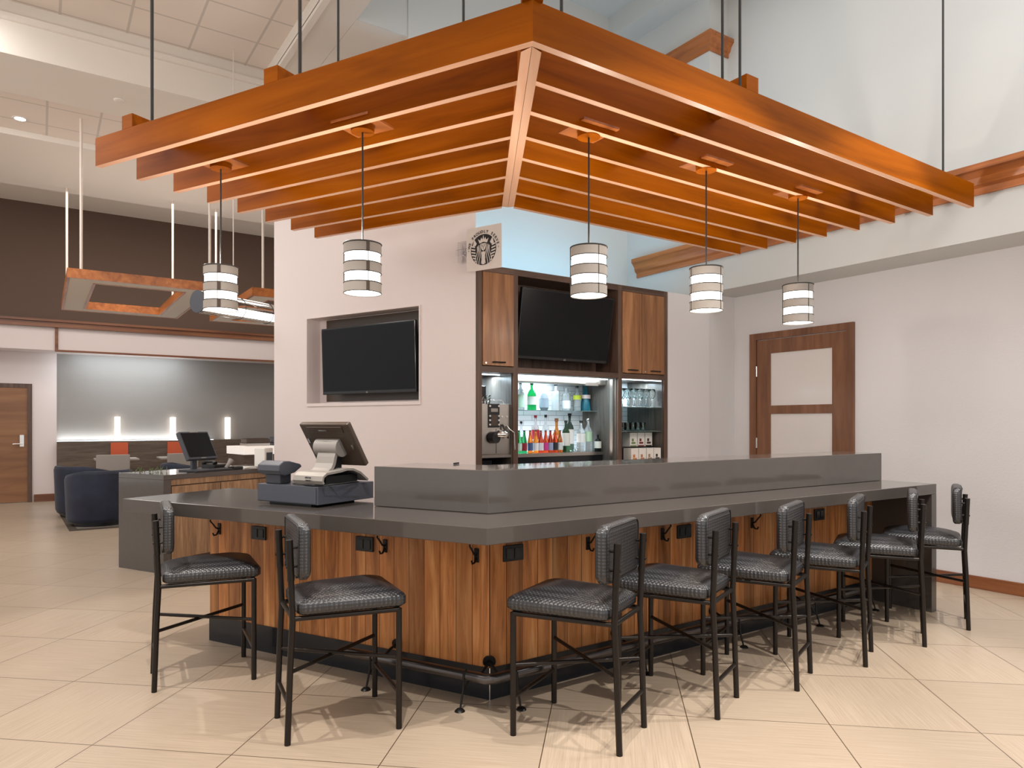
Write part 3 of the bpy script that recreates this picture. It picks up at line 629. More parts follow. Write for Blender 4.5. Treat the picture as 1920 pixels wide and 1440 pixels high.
o_ = Vector((1.846, 2.935))
# right face (local frame = world), left face (local x along LD)
MB().box(0, 5.35-1.846, 0, .02, .157, ZT-TH).build('plank_front', M['walnut'], bb)
lf = MB().box(0, 2.04, -.02, 0, .157, ZT-TH).build('plank_front', M['walnut'], bb, rz=RZL)
MB().box(0, 5.35-1.846, -.006, .02, 0, .157).build('kick_panel', M['kick'], bb)
MB().box(0, 2.04, -.02, .006, 0, .157).build('kick_panel', M['kick'], bb, rz=RZL)
MB().box(-.002, .0025, -.004, .008, 0, .157).build('kick_corner_strip', M['chrome'], bb, rz=radians(-30))
body = [(.02, .03), (5.345-1.846, .03), (5.345-1.846, .33), tuple(Vector((.04, .02))+ND*.33+LD*.2), tuple(ND*.33+LD*2.03), tuple(ND*.022+LD*2.03)]
MB().prism(body, .005, ZT-TH).build('carcass', M['darkoak'], bb)
def outlet(mb0, name, loc_, rz):
    o = MB().box(-.06, .06, -.012, 0, -.04, .04).build(name, M['black'], bb, loc=loc_, rz=rz, bevel=.002)
    MB().box(-.045, -.005, -.016, -.012, -.025, .025).box(.005, .045, -.016, -.012, -.025, .025).build('socket', M['kick'], o)
def hook(loc_, rz):
    o = MB().box(-.013, .013, -.008, 0, -.035, .035).build('coat_hook', M['iron'], bb, loc=loc_, rz=rz, bevel=.002)
    MB().tube([(0,-.008,.0),(0,-.03,.01),(0,-.05,.035),(0,-.07,.055),(0,-.068,.065)], .005, 8).tube([(0,-.008,-.01),(0,-.025,-.035),(0,-.045,-.035),(0,-.052,-.02)], .005, 8).build('hook_arm', M['iron'], o)
for x in (1.983, 3.235, 4.64): outlet(None, 'power_outlet', (x-1.846, 0, .715), 0)
for x in (2.478, 3.053, 3.886): hook((x-1.846, 0, .715), 0)
for t in (1.60, .786): p = LD*t; outlet(None, 'power_outlet', (p.x, p.y, .71), RZL+pi)
for t in (.647, .073, 1.95): p = LD*t; hook((p.x, p.y, .71), RZL+pi)

# foot rail
fr = thing('foot_rail', 'gunmetal foot rail bent around the bar corner above the floor', 'foot rail', (1.768, 2.81, 0))
zr = .152
pts = [(tuple(LD*t)+(zr,)) for t in (.88, .5, .06)]; pts = [Vector(p) for p in pts]
pts += [Vector((LD.x*.025, LD.y*.02, zr)), Vector((.025, 0, zr)), Vector((.06, 0, zr)), Vector((1.5, 0, zr)), Vector((3.45, 0, zr))]
MB().tube(pts, .0255, 18).build('rail', M['railm'], fr)
def feet(p, outn, inn):
    mb = MB().tube([p+outn*.0+Vector((0,0,zr+.027)), p+outn*.026+Vector((0,0,zr+.012)), p+outn*.027+Vector((0,0,zr-.015)), p+outn*.03+Vector((0,0,zr-.06)), p+outn*.055+Vector((0,0,.012))], .0055, 8)
    mb.tube([p-outn*.026+Vector((0,0,zr-.005)), p-outn*.012+Vector((0,0,zr-.04)), p+outn*.03+Vector((0,0,zr-.075))], .005, 8)
    mb.lathe([(0, .012), (.018, .01), (.026, .0)], c=tuple(p+outn*.06), seg=16)
    mb.build('floor_bracket', M['iron'], fr)
def wallarm(p, inn):
    MB().tube([p+Vector((0,0,zr)), p+inn*.06+Vector((0,0,zr+.03)), p+inn*.118+Vector((0,0,zr+.045))], .007, 8).cyl(tuple(p+inn*.112+Vector((0,0,zr+.045))), tuple(p+inn*.12+Vector((0,0,zr+.045))), .026, 18).build('wall_bracket', M['iron'], fr)
N3 = Vector((ND.x, ND.y, 0)); Y3 = Vector((0, 1, 0))
for t in (.13, .70): p = LD*t; feet(Vector((p.x, p.y, 0)), -N3, N3)
for t in (.06, .64): p = LD*t; wallarm(Vector((p.x, p.y, 0)), N3)
for x in (.14, .98, 1.8, 2.6, 3.3): feet(Vector((x, 0, 0)), -Y3, Y3)
for x in (.06, .9, 1.72, 2.52): wallarm(Vector((x, 0, 0)), Y3)

# ---------------------------------------------------------------- bar stools
def cushion(w0, w1, d0, d1, z0, zs, dome, nx=14, ny=14, rc=.035):
    """trapezoid cushion with domed top; w0 back half width, w1 front half width"""
    mb = MB(); prof = []; 
    def outline(inset):
        pts = []
        hw = lambda y: w0+(w1-w0)*(y-d0)/(d1-d0)
        r = rc; cs = [(1, d1), (-1, d1), (-1, d0), (1, d0)]
        for i, (sx, y) in enumerate(cs):
            h = hw(y)-inset; yy = y-inset if y == d1 else y+inset
            cx = sx*(h-r); cy = yy-r if y == d1 else yy+r
            for k in range(6):
                a = radians([0, 90, 180, 270][i]+90*k/5); pts.append((cx+r*cos(a), cy+r*sin(a)))
        return pts
    rings = [(.012, z0), (.0, z0+.012), (.0, zs-.014), (.006, zs-.004), (.018, zs+.004)]
    vs = []; n = 24
    for ins, z in rings: vs += [(x, y, z) for x, y in outline(ins)]
    base = outline(.018); cx = 0; cy = (d0+d1)/2
    K = 6
    for j in range(1, K+1):
        f = 1-j/K; zz = zs+.004+dome*(1-f**2.2)
        vs += [(x*f, cy+(y-cy)*f, zz) for x, y in base]
    R = len(rings)+K; fs = []
    for i in range(R-1):
        for k in range(n): fs.append((i*n+k, i*n+(k+1) % n, (i+1)*n+(k+1) % n, (i+1)*n+k))
    fs.append(tuple(range(n-1, -1, -1)))
    return mb.add(vs, fs, True)
def make_stool(loc_, rz, label):
    t = thing('bar_stool', label, 'bar stool', loc_, rz, 'black woven vinyl bar stools')
    cushion(.185, .22, -.20, .275, .548, .605, .038).build('seat', M['leather'], t)
    # backrest pad: rounded slab, slightly bowed
    mb = MB(); nx = 12; hw, z0, z1, th, r = .205, .70, .945, .052, .045
    ring = []
    for cx, cz, a0 in ((hw-r, z1-r, 0), (-hw+r, z1-r, 90), (-hw+r, z0+r, 180), (hw-r, z0+r, 270)):
        for k in range(6): a = radians(a0+18*k); ring.append((cx+r*cos(a), cz+r*sin(a)))
    vs = []; n = len(ring)
    bow = lambda x: -.018*(1-(x/hw)**2)
    for ins, yy in ((.030, 0), (.008, .0), (0, .012), (0, th-.014), (.008, th-.004), (.03, th)):
        for x, z in ring:
            xx = x*(1-ins/hw); zz = (z-(z0+z1)/2)*(1-ins/.12)+(z0+z1)/2; vs.append((xx, -.213+yy+bow(xx)+.020, zz))
    fs = [(i*n+k, i*n+(k+1) % n, (i+1)*n+(k+1) % n, (i+1)*n+k) for i in range(5) for k in range(n)]
    fs += [tuple(range(n-1, -1, -1)), tuple(range(5*n, 6*n))]
    bk = mb.add(vs, fs, True).build('backrest', M['leather'], t)
    MB().tube([(x*.955, -.213+bow(x*.96)+.018, (z-(z0+z1)/2)*.93+(z0+z1)/2) for x, z in ring], .0028, 6, closed=True).build('piping', M['black'], bk)
    lr = .0135
    for s in (-1, 1):
        MB().tube([(s*.205, .2375, 0), (s*.205, .2375, .54)], lr, 12).build('leg', M['bronze'], t)
        MB().tube([(s*.155, -.2375, 0), (s*.158, -.226, .35), (s*.160, -.217, .53), (s*.160, -.224, .70), (s*.160, -.231, .872)], lr, 12).build('leg', M['bronze'], t)
        MB().tube([(s*.160, -.224, .70), (s*.160, -.231, .874)], .0155, 12).cyl((s*.160, -.245, .84), (s*.160, -.20, .84), .006, 8).cyl((s*.160, -.245, .76), (s*.160, -.20, .76), .006, 8).build('backrest_bracket', M['bronze'], t)
    mbf = MB()
    c4 = [(.205, .2375), (-.205, .2375), (-.16, -.214), (.16, -.214)]
    for i in range(4):
        a, b = c4[i], c4[(i+1) % 4]; mbf.tube([(a[0], a[1], .535), (b[0], b[1], .535)], .011, 8)
    mbf.build('seat_frame', M['bronze'], t)
    for s in (-1, 1):
        MB().cyl((s*.205, .2375, .315+.006*s), (-s*.158, -.224, .315+.006*s), .009, 10).build('cross_brace', M['bronze'], t)
    MB().cyl((-.155, -.230, .165), (.155, -.230, .165), .010, 10).build('stretcher', M['bronze'], t)
    MB().cyl((-.205, .2375, .165), (.205, .2375, .165), .010, 10).build('stretcher', M['bronze'], t)
    return t
def ctr(bc_, fc_):
    b = Vector(bc_); f = Vector(fc_); d = (f-b).normalized(); m_ = b+d*.2375; return m_, atan2(d.y, d.x)-pi/2
stool_defs = [((2.118, 2.211), (1.907, 2.633), 'black bar stool nearest the bar corner on the long side'),
    ((2.742, 2.210), (2.56, 2.65), 'black bar stool second from the corner along the long side'),
    ((3.358, 2.208), (3.187, 2.648), 'black bar stool third from the corner along the long side'),
    ((3.992, 2.210), (3.80, 2.65), 'black bar stool fourth from the corner along the long side'),
    ((4.633, 2.208), (4.412, 2.64), 'black bar stool second from the waterfall end of the bar'),
    ((5.237, 2.212), (5.03, 2.653), 'black bar stool farthest right, by the waterfall end'),
    ((.892, 3.155), (1.373, 3.089), 'black bar stool on the short side nearer the bar corner'),
    ((.495, 4.128), (.970, 4.08), 'black bar stool farthest left on the short side of the bar')]
proto = None
for b_, f_, lbl in stool_defs:
    p, a = ctr(b_, f_)
    if proto is None: proto = make_stool((p.x, p.y, 0), a, lbl)
    else:
        s = copy_tree(proto); s.location = (p.x, p.y, 0); s.rotation_euler = (0, 0, a); s['label'] = lbl

# ---------------------------------------------------------------- canopy of cherry beams
cc = Vector((1.738, 2.418)); hd = Vector((.5150, .8572)); mr = Vector((hd.y, -hd.x)); SP = .2755; ZC0, ZC1 = 3.0, 3.177; BT = .038
cp = thing('beam_canopy', 'suspended cherry wood beam canopy mitred over the bar corner', 'canopy', (cc.x, cc.y, ZC0))
def edged(o):  # bottom faces take the paler tone that paints in floor light
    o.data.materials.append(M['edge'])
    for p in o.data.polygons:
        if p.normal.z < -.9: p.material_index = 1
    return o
def rx(q, off): return .5150*((q+.515*off)/.8572)+.8572*off        # distance along a beam where it meets the hip
for k in range(8):
    q0, q1 = SP*k, SP*k+BT; off = 0 if k == 0 else .045
    xe = 4.092-.035*k
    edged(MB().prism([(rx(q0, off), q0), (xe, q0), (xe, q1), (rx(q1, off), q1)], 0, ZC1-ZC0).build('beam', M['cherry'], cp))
    # left side: local x along LD, local y = -ND*(-1): use local frame rotated by RZL, y = -n
    le_ = 3.09
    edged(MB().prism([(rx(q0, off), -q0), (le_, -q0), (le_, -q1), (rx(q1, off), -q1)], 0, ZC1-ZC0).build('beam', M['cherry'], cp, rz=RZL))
hl = (SP*7+BT)/.8572
for s in (1, -1):
    h0 = (BT)/.8572; ang = atan2(hd.y, hd.x)
    if s == 1: py = [(h0+.03*0, 0), (hl, 0), (hl-.02, -.044), (h0+.045, -.044)]
    else: py = [(h0, 0), (hl, 0), (hl-.02, .044), (h0+.045, .044)]
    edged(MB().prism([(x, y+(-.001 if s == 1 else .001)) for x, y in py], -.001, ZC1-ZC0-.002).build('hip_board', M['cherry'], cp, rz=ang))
# cross runners lying on the beams
for x, q in ((1.42, 0), (3.35, SP)):
    MB().box(x, x+.10, q+.0, SP*7+.04, .178, .26).build('cross_runner', M['cherry'], cp)
for t, q in ((1.50, 0), (2.72, 0)):
    MB().box(t, t+.10, -(SP*7+.04), -q, .178, .26).build('cross_runner', M['cherry'], cp, rz=RZL)
MB().box(-.0, .10, -.045, .045, .178, .25).build('hip_block', M['cherry'], cp, rz=atan2(hd.y, hd.x))
# underside blocks that close the bays beneath the runners
MB().box(1.44, 1.50, BT, SP*7, .12, .177).build('bay_block', M['cherry'], cp)
# hanger rods
rods = [(3.60, .02, 0), (1.38, .02, 6.25), (1.33, .05, 6.25), (.20, .02, 6.25)]
for x, q in ((3.655, .02), (1.39, .02), (1.345, .10), (.17, .02)):
    MB().cyl((x, q, .17), (x, q, 6.25-ZC0), .0075, 8).build('hanger_rod', M['wire'], cp)
for t, ztop in ((2.56, 5.35), (1.36, 5.35), (1.10, 5.35), (.36, 5.35)):
    p = LD*t+ND*.02; MB().cyl((p.x, p.y, .17), (p.x, p.y, ztop-ZC0), .0095 if t > 1.2 else .0065, 8).build('hanger_rod', M['wire'], cp)
MB().box(1.5, 3.3, BT+.001, BT+.006, .003, .008).build('led_strip', M['ledwarm'], cp)

# ---------------------------------------------------------------- pendants
def pendant(loc_, lbl, dr, rz, seam=None):
    t = thing('drum_pendant', lbl, 'pendant lamp', loc_, rz, 'banded drum pendants over the bar')
    H_ = .272; r = .104
    # loc = point under the mounting plate, z=3.03 ; shade top at dz
    zt = 2.368-3.03
    MB().box(-.13, .13, -.115, .115, .0, .012).build('mounting_plate', M['cherry_trim'], t)
    MB().cyl((0, 0, -.035), (0, 0, 0), .065, 24).build('ceiling_cup', M['cherry'], t)
    MB().cyl((0, 0, zt-.01), (0, 0, -.03), .005, 8).build('cord', M['wire'], t)
    sh = MB().lathe([(r*.93, -.012), (r*.93, -H_+.012)], c=(0, 0, zt), seg=40).lathe([(0, -H_+.016), (r*.93, -H_+.016)], c=(0, 0, zt), seg=40).lathe([(r*.93, -.01), (0, -.01)], c=(0, 0, zt), seg=40).build('diffuser', M['pendglow'], t)
    hb = H_/5
    for i in (0, 2, 4):
        MB().lathe([(r, -hb*i-.002), (r, -hb*(i+1)+.002)], c=(0, 0, zt), seg=40).lathe([(r-.0015, -hb*(i+1)+.002), (r-.0015, -hb*i-.002)], c=(0, 0, zt), seg=40).build('fabric_band', M['fabric'], t)
    if seam is not None:
        sa = atan2(-loc_[1], -loc_[0])-rz+seam
        for i in (0, 2, 4): MB().box(r-.002, r+.003, -.009, .009, zt-hb*(i+1)+.002, zt-hb*i-.002).xf(Matrix.Rotation(sa, 4, 'Z')).build('fabric_overlap', M['taupe'], t)
    for i in range(6):
        MB().tube([(r*cos(2*pi*k/36), r*sin(2*pi*k/36), zt-hb*i) for k in range(36)], .0026 if i else .004, 6, closed=True).build('hoop', M['wire'], t)
    for a in (250, 130, 10):
        a = radians(a)+dr; MB().box(r-.001, r+.003, -.0015, .0015, zt-H_, zt).xf(Matrix.Rotation(a, 4, 'Z')).build('upright', M['wire'], t)
    l = bpy.data.lights.new('pendant_bulb', 'POINT'); l.energy = 7; l.color = (1, .9, .78); l.shadow_soft_size = .09
    lo = bpy.data.objects.new('bulb_light', l); C.objects.link(lo); lo.location = (0, 0, zt-H_-.03); lo.parent = t
    l2 = bpy.data.lights.new('pendant_uplight', 'POINT'); l2.energy = 14; l2.color = (1, .9, .8); l2.shadow_soft_size = .03
    lo2 = bpy.data.objects.new('bulb_uplight', l2); C.objects.link(lo2); lo2.location = (.065, .05, zt+.06); lo2.parent = t
    return t
pendant((.954, 4.743, 3.03), 'banded drum pendant farthest left, in front of the hanging tube light', 0, RZL, -.1)
pendant((1.49, 3.701, 3.03), 'banded drum pendant hanging in front of the column television', .3, RZL, .28)
pendant((2.584, 3.05, 3.03), 'banded drum pendant hanging in front of the cabinet television', .2, 0)
pendant((3.552, 3.03, 3.03), 'banded drum pendant hanging beside the right end of the cabinet', .5, 0)
pendant((4.536, 3.03, 3.03), 'banded drum pendant farthest right, above the glazed door', .1, 0)

# ---------------------------------------------------------------- register on the bar
def PW(x, y, z=0): return Vector((x, y, z))
rg0 = Vector((1.195, 3.575)); ru = Vector((.985, 4.005))-rg0; rlen = ru.length; ru.normalize(); RZR = atan2(ru.y, ru.x)
cd = thing('cash_drawer', 'dark grey cash drawer on the bar beside the raised ledge', 'cash drawer', (rg0.x, rg0.y, ZT+.014), RZR)
MB().box(0, .46, -.43, 0, 0, .095).build('drawer_case', M['charcoal'], cd, bevel=.002)
MB().box(.012, .448, 0, .004, .006, .089).build('drawer_front', M['charcoal'], cd)
MB().box(.10, .42, -.38, -.05, -.014, 0).build('base_feet', M['black'], cd)
MB().cyl((.02, -.40, .02), (.02, -.40, .03), .01).build('lock', M['chrome'], cd)
# POS terminal (local: x toward viewer's left along ru, -y toward the staff side)
ZP = ZT+.014+.0955
ps = thing('pos_terminal', 'silver point of sale terminal seen from behind on the cash drawer', 'terminal', (rg0.x-ru.x*.055, rg0.y-ru.y*.055, ZP), RZR)
prof = [(-.015, .018), (-.018, .03), (-.02, .055), (-.05, .075), (-.10, .078), (-.16, .085), (-.19, .105), (-.215, .15), (-.235, .185)]
def strap(prof, x0, x1, th):
    n = len(prof); vs = []; outer = prof; inner = []
    for i in range(n):
        a = Vector(prof[max(0, i-1)]); b = Vector(prof[min(n-1, i+1)]); d = (b-a).normalized(); inner.append((prof[i][0]+d.y*th*-1*-1*0-(-d.y)*0 + (d.y*-th), prof[i][1]+d.x*th))
    for x in (x0, x1):
        for y, z in outer+inner[::-1]: vs.append((x, y, z))
    m_ = 2*n; fs = [(i, (i+1) % m_, m_+(i+1) % m_, m_+i) for i in range(m_)]
    for i in range(n-1):
        fs.append((i, m_-1-i, m_-2-i, i+1)); fs.append((m_+i, m_+i+1, 2*m_-2-i, 2*m_-1-i))
    return MB().add(vs, fs)
# wave-shaped silver foot
foot = [(-.012, .012), (-.004, .03), (-.012, .055), (-.04, .072), (-.09, .076), (-.14, .080), (-.19, .088), (-.24, .085), (-.30, .062), (-.36, .02)]
strap(foot, .03, .245, .012).build('foot_cover', M['silver'], ps)
neck = [(-.10, .074), (-.125, .09), (-.14, .115), (-.150, .15), (-.158, .17)]
strap(neck, .085, .215, .02).build('neck_cover', M['silver'], ps)
MB().box(.10, .20, -.22, -.165, .07, .19).build('neck_core', M['black'], ps)
MB().box(.06, .22, -.30, -.06, .005, .05).build('cable_tray', M['black'], ps)
hinge = MB().tube([(.075, -.20, .20), (.245, -.20, .20)], .052, 24).build('hinge_barrel', M['silver'], ps)
tc_ = bpy.data.objects.new('screen_unit', None)
su = MB().add([], [])
scr = MB().box(-.18, .18, -.02, .012, -.135, .14)
Mx = Matrix.Translation((.155, -.215, .215)) @ Matrix.Rotation(radians(-33), 4, 'X')
scr.xf(Mx).build('screen_housing', M['taupe'], ps, bevel=.008)
MB().box(-.13, .13, .012, .018, .085, .125).xf(Mx).build('housing_back', M['taupe'], ps, bevel=.01)
MB().box(-.155, .155, -.022, -.0195, -.12, .12).xf(Mx).build('screen', M['screen'], ps)
MB().box(-.03, .03, .028, .031, .108, .113).xf(Mx).build('metal_clip', M['chrome'], ps)
for xa, za in ((.145, .02), (-.16, -.02)): MB().box(xa, xa+.014, .012, .02, za, za+.03).xf(Mx).build('metal_clip', M['chrome'], ps)
txt('micros', (.125, .003, .042), .016, M['ink'], ps, 'lettering', rot=(pi/2, 0, pi))
txt('ORACLE', (.125, .003, .028), .010, M['ink'], ps, 'lettering', rot=(pi/2, 0, pi))
MB().tube([(.26, -.02, .006), (.22, -.01, .008), (.10, -.008, .006), (.02, -.12, .010), (.05, -.3, .006)], .004, 6).tube([(.25, -.03, .006), (.2, -.006, .006), (.03, -.02, .006), (.015, -.25, .014)], .003, 6).build('cable', M['black'], ps)
# receipt printer
pt_ = thing('customer_display', 'charcoal customer display leaning on the left of the cash drawer', 'display', (rg0.x+ru.x*.36, rg0.y+ru.y*.36, ZP), RZR)
MB().box(-.055, .06, -.10, -.02, 0, .075).build('stand', M['charcoal'], pt_, bevel=.006)
pr = [(0, .055), (.014, .075), (.012, .105), (-.02, .125), (-.06, .125), (-.14, .105), (-.15, .09), (-.10, .06), (-.03, .045)]
vs = [(x, y, z) for x in (-.085, .085) for y, z in pr]; n = len(pr)
MB().add(vs, [(i, (i+1) % n, n+(i+1) % n, n+i) for i in range(n)]+[tuple(range(n-1, -1, -1)), tuple(range(n, 2*n))]).build('head', M['charcoal'], pt_, bevel=.005)

# ---------------------------------------------------------------- back work counter with monitor
D0 = Vector((.925, 7.03))
RZN = atan2(ND.y, ND.x)
dk = thing('work_counter', 'low grey quartz work counter with walnut drawer fronts behind the bar', 'counter', (D0.x, D0.y, 0), RZN)   # local x=ND, y=LD
MB().box(0, 1.5, 0, .66, .855, .90).build('worktop', M['quartz'], dk, bevel=.002)
MB().box(0, .075, 0, .66, 0, .855).build('waterfall_end', M['quartz'], dk, bevel=.002)
MB().box(.075, 1.48, .03, .64, .10, .853).build('carcass', M['darkoak'], dk)
MB().box(.085, 1.48, .012, .03, .80, .853).build('top_rail', M['walnut_drawer'], dk)
for x0, x1 in ((.09, .62), (.63, 1.10), (1.11, 1.48)):
    MB().box(x0, x1, .008, .03, .12, .79).build('drawer_front', M['walnut_drawer'], dk)
MB().box(.085, 1.48, .05, .06, 0, .10).build('kick_panel', M['kick'], dk)
def onD(x, y, z=.90): p = D0+ND*x+LD*y; return (p.x, p.y, z)
mo = thing('desk_monitor', 'black square monitor tilted back on the work counter', 'monitor', onD(.56, .27), RZN+.12)
Mm = Matrix.Translation((0, -.02, .255)) @ Matrix.Rotation(radians(-27), 4, 'X')
MB().box(-.185, .185, 0, .045, -.15, .15).xf(Mm).build('casing', M['charcoal'], mo, bevel=.005)
MB().box(-.168, .168, -.003, .001, -.128, .133).xf(Mm).build('screen', M['screen'], mo)
MB().box(-.03, .03, -.004, 0, -.146, -.137).box(-.05, .05, -.004, 0, .139, .147).xf(Mm).build('logo_plate', M['silver'], mo)
MB().box(-.03, .03, .03, .06, .01, .25).box(-.12, .12, -.05, .12, 0, .015).build('stand', M['charcoal'], mo, bevel=.004)
kb = thing('keyboard', 'dark keyboard lying in front of the desk monitor', 'keyboard', onD(.56, .0), RZN+.03)
MB().box(-.22, .22, 0, .14, .001, .016).build('base', M['black'], kb, bevel=.003)
MB().box(-.21, .21, .01, .13, .016, .022).build('keys', M['charcoal'], kb)
ph = thing('desk_phone', 'black desk phone right of the monitor on the work counter', 'phone', onD(.83, .34), RZN)
MB().prism([(-.09, -.1), (.09, -.1), (.09, .1), (-.09, .1)], 0, .05).build('body', M['black'], ph, bevel=.01)
MB().tube([(-.07, -.09, .06), (-.07, -.05, .078), (-.07, .05, .078), (-.07, .09, .06)], [.024, .016, .016, .024], 12).build('handset', M['black'], ph)
MB().box(-.02, .08, -.08, .08, .05, .056).build('key_panel', M['silver'], ph)
sc_ = thing('barcode_scanner', 'grey handheld scanner propped beside the monitor foot', 'scanner', onD(.76, .10), RZN)
MB().tube([(0, 0, .02), (.03, .0, .05), (.07, 0, .10)], [.016, .018, .028], 12).build('body', M['silver'], sc_)
for i, (x, y, rz_, nm) in enumerate([(1.04, .16, .1, 'white paper stack at the front right of the work counter'), (1.05, .54, 0, 'white form tray at the back right of the work counter')]):
    q = thing('paper_stack', nm, 'paper', onD(x, y), RZN+rz_)
    for k in range(4): MB().box(-.09+.006*k, .09-.004*k, -.09, .09-.005*k, .004*k+.0005, .004*k+.004).build('sheet', M['paper'], q, rz=.06*k)
tb = thing('card_terminal', 'small black card terminal at the front edge of the work counter', 'card terminal', onD(.87, .04), RZN)
MB().box(-.06, .06, 0, .10, 0, .03).build('body', M['black'], tb, bevel=.006); MB().box(-.03, .03, .03, .08, .03, .034).build('screen', M['silver'], tb)
wc = thing('white_caddy', 'white plastic caddy at the right end of the work counter by the column', 'caddy', onD(1.27, .12), RZN)
MB().box(-.06, .06, -.08, .08, 0, .21).build('body', M['paper'], wc, bevel=.012); MB().box(-.035, .045, -.084, -.08, .04, .16).build('dark_opening', M['charcoal'], wc)
pt2 = thing('potted_sprigs', 'low green sprigs lying along the left rear of the work counter', 'plant', onD(.12, .50, .904), RZN)
random.seed(4)
for i in range(16):
    mb = MB()
    x = random.uniform(-.1, .25); y = random.uniform(-.1, .1); a = random.uniform(-1, 1)
    mb.tube([(x, y, 0), (x+.02*a, y, .02), (x+.05*a, y+.01, .035+.02*random.random())], [.003, .005, .001], 5).build('sprig', M['green'], pt2)

# tube light hung over the work counter (local x = ND)
tp = D0+ND*.62+LD*.33
tl = thing('tube_pendant', 'long clear cylinder pendant with a glowing lower half above the work counter', 'pendant lamp', (tp.x, tp.y, 2.60), RZN)
MB().cyl((0, 0, 0), (1.9, 0, 0), .112, 32, caps=False).build('acrylic_tube', M['acryl'], tl)
MB().cyl((-.012, 0, 0), (0, 0, 0), .114, 32).build('end_cap', M['charcoal'], tl)
MB().tube([(.02, 0, -.045), (1.88, 0, -.045)], .05, 20).build('lamp_tube', M['tubeglow'], tl)
for x in (.50, .88, 1.3): MB().tube([(x, .114*cos(2*pi*k/32), .114*sin(2*pi*k/32)) for k in range(32)], .004, 6, closed=True).build('ring', M['wire'], tl)
for x in (.43, 1.6): MB().cyl((x, 0, .11), (x, 0, 5.35-2.6), .005, 8).build('hanger_cable', M['whiterod'], tl)

# ---------------------------------------------------------------- hanging wood frames over the lounge
def hframe(x0, x1, y0, y1, z, lbl, rods_, ztops):
    t = thing('hanging_frame', lbl, 'ceiling frame', (x0, y0, z), group='suspended square wood frames')
    X, Yl = x1-x0, y1-y0; w_ = .30
    MB().box(0, X, 0, .03, 0, .11).build('fascia', M['cherry_trim'], t); MB().box(0, X, Yl-.03, Yl, 0, .11).build('fascia', M['cherry_trim'], t)
    MB().box(0, .03, .03, Yl-.03, 0, .11).build('fascia', M['cherry_trim'], t); MB().box(X-.03, X, .03, Yl-.03, 0, .11).build('fascia', M['cherry_trim'], t)
    MB().box(w_-.03, w_, w_, Yl-w_, 0, .11).box(X-w_, X-w_+.03, w_, Yl-w_, 0, .11).box(w_, X-w_, w_-.03, w_, 0, .11).box(w_, X-w_, Yl-w_, Yl-w_+.03, 0, .11).build('inner_fascia', M['cherry_trim'], t)
    MB().box(.03, w_-.03, .03, Yl-.03, .004, .02).box(X-w_+.03, X-.03, .03, Yl-.03, .004, .02).box(w_-.03, X-w_+.03, .03, w_-.03, .004, .02).box(w_-.03, X-w_+.03, Yl-w_+.03, Yl-.03, .004, .02).build('soffit_panel', M['white'], t)
    for (rx_, ry_), zt in zip(rods_, ztops): MB().cyl((rx_, ry_, .10), (rx_, ry_, zt-z), .016, 8).build('hanger_rod', M['whiterod'], t)
hframe(.25, 1.82, 9.5, 12.3, 3.05, 'square wood frame with white underside hanging at the far left', [(.14, .05), (.07, 2.74), (1.54, .06), (1.46, 2.52)], [4.92, 4.85, 4.92, 4.85])
hframe(2.3, 3.8, 9.5, 12.3, 3.05, 'square wood frame half hidden behind the column', [(.15, .06), (.06, 2.6), (1.4, .06)], [4.92, 4.85, 4.92])

# ---------------------------------------------------------------- lounge furniture
rg_ = thing('area_rug', 'grey patterned rug with dark border under the navy chairs', 'rug', (.3, 10.5, 0))
MB().prism([(0, 0), (2.3, 0), (2.3, 2.5), (-.08, 2.5)], .001, .010).build('border', M['rugborder'], rg_)
MB().prism([(.09, .09), (2.21, .09), (2.21, 2.41), (.01, 2.41)], .010, .013).build('field', M['rug'], rg_)
def barrel(x, y, rz, lbl):
    t = thing('barrel_chair', lbl, 'armchair', (x, y, .014), rz, 'navy velvet barrel chairs')
    mb = MB(); N_ = 28; vs = []
    for i in range(N_+1):
        a = radians(-60+300*i/N_+0); f = 1-abs(i/N_-.5)*2; top = .60+.13*min(1, f*1.6)
        for r0, z in ((.36, .05), (.385, .10), (.405, top-.05), (.39, top), (.33, top), (.30, top-.06), (.30, .30), (.30, .05)):
            vs.append((r0*cos(a+pi/2*0), r0*sin(a), z))
    n = 8; fs = [(i*n+k, i*n+(k+1) % n, (i+1)*n+(k+1) % n, (i+1)*n+k) for i in range(N_) for k in range(n)]
    fs += [tuple(range(n)), tuple(range((N_+1)*n-1, N_*n-1, -1))]
    mb.add([(v[0], v[1], v[2]) for v in vs], fs, True).build('shell', M['navy'], t)
    MB().lathe([(0, .05), (.30, .05), (.31, .10), (.31, .40), (.28, .44), (0, .45)], seg=28).build('seat', M['navy'], t)
    MB().cyl((0, 0, 0), (0, 0, .05), .30, 24).build('base', M['black'], t)
    return t
b1 = barrel(.66, 10.98, radians(200), 'navy velvet barrel chair nearest the work counter')
for x, y, r_, l_ in ((.56, 12.2, 120, 'navy velvet barrel chair behind the nearest one, by the pale wall'), (1.95, 12.1, 90, 'navy velvet barrel chair seen just above the work counter left of the monitor')):
    s = copy_tree(b1); s.location = (x, y, .014); s.rotation_euler = (0, 0, radians(r_)); s['label'] = l_
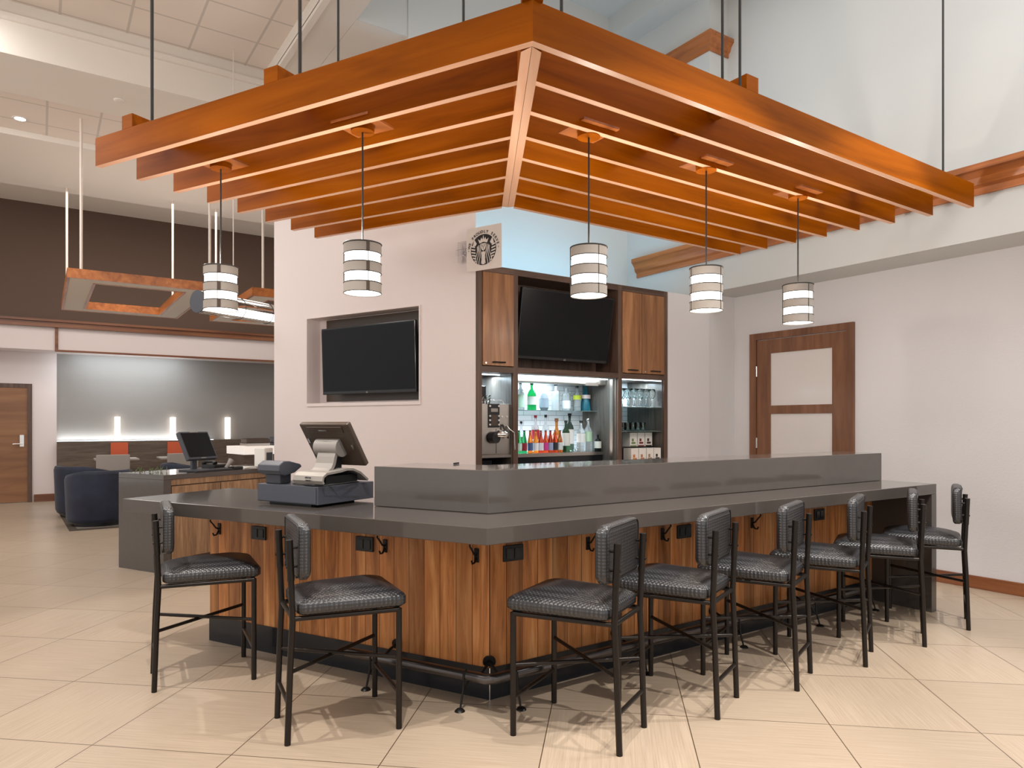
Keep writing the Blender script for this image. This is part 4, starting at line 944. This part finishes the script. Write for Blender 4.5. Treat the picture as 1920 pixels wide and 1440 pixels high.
def bchair(x, y, lbl):
    t = thing('lounge_dining_chair', lbl, 'chair', (x, y, 0), 0, 'beige box chairs at the booth')
    MB().box(-.24, .24, -.25, -.17, .35, .86).build('backrest', M['beige'], t, bevel=.01)
    MB().box(-.24, .24, -.17, .25, .36, .46).build('seat', M['beige'], t, bevel=.01)
    for sx in (-1, 1):
        for sy in (-1, 1): MB().box(sx*.2-.02, sx*.2+.02, sy*.2-.02, sy*.2+.02, 0, .36).build('leg', M['darkoak'], t)
    return t
bchair(.98, 13.3, 'beige box chair behind the navy barrel chairs'); bchair(2.02, 13.3, 'beige box chair left of the desk monitor')
def table(x, y, lbl):
    t = thing('booth_table', lbl, 'table', (x, y, 0), 0, 'small booth tables')
    MB().box(-.33, .33, -.3, .3, .73, .76).build('tabletop', M['beige'], t, bevel=.004)
    MB().cyl((0, 0, .02), (0, 0, .73), .035).build('pedestal', M['black'], t); MB().cyl((0, 0, 0), (0, 0, .02), .22, 24).build('foot_plate', M['black'], t)
table(1.1, 14.05, 'small pale table in front of the first orange panel'); table(2.1, 14.05, 'small pale table in front of the second orange panel')
# buffet counter with lit front edge, chafing dishes
bf = thing('buffet_counter', 'far buffet counter with lit white edge and brown front', 'counter', (2.75, 11.9, 0), radians(8))
MB().box(0, 2.6, 0, .7, 0, .86).build('front', M['wainscot'], bf)
MB().box(-.02, 2.62, -.05, .72, .86, .99).build('lit_edge', mat('lit_edge', srgb(225, 214, 205), .4, emit=(1, .93, .86), es=.5), bf)
MB().box(.95, 1.35, -.006, 0, .74, .81).build('dark_slot', M['black'], bf)
for i, (x, nm) in enumerate([(.12, 'closed dark chafing dish at the left end of the far buffet'), (.62, 'grey chafing dish with lid in the middle of the far buffet'), (1.12, 'brass edged warmer at the right of the far buffet')]):
    c_ = Matrix.Rotation(radians(8), 4, 'Z') @ Vector((x, .2, 0)); q = thing('chafing_dish', nm, 'serving dish', (2.75+c_.x, 11.9+c_.y, .99), radians(8), 'serving dishes on the buffet')
    MB().box(0, .4, 0, .3, .0, .05).build('pan', M['steel'] if i != 1 else M['charcoal'], q, bevel=.006)
    MB().box(.01, .39, .01, .29, .05, .13+.02*i).build('lid', M['taupe'] if i != 1 else M['charcoal'], q, bevel=.02)
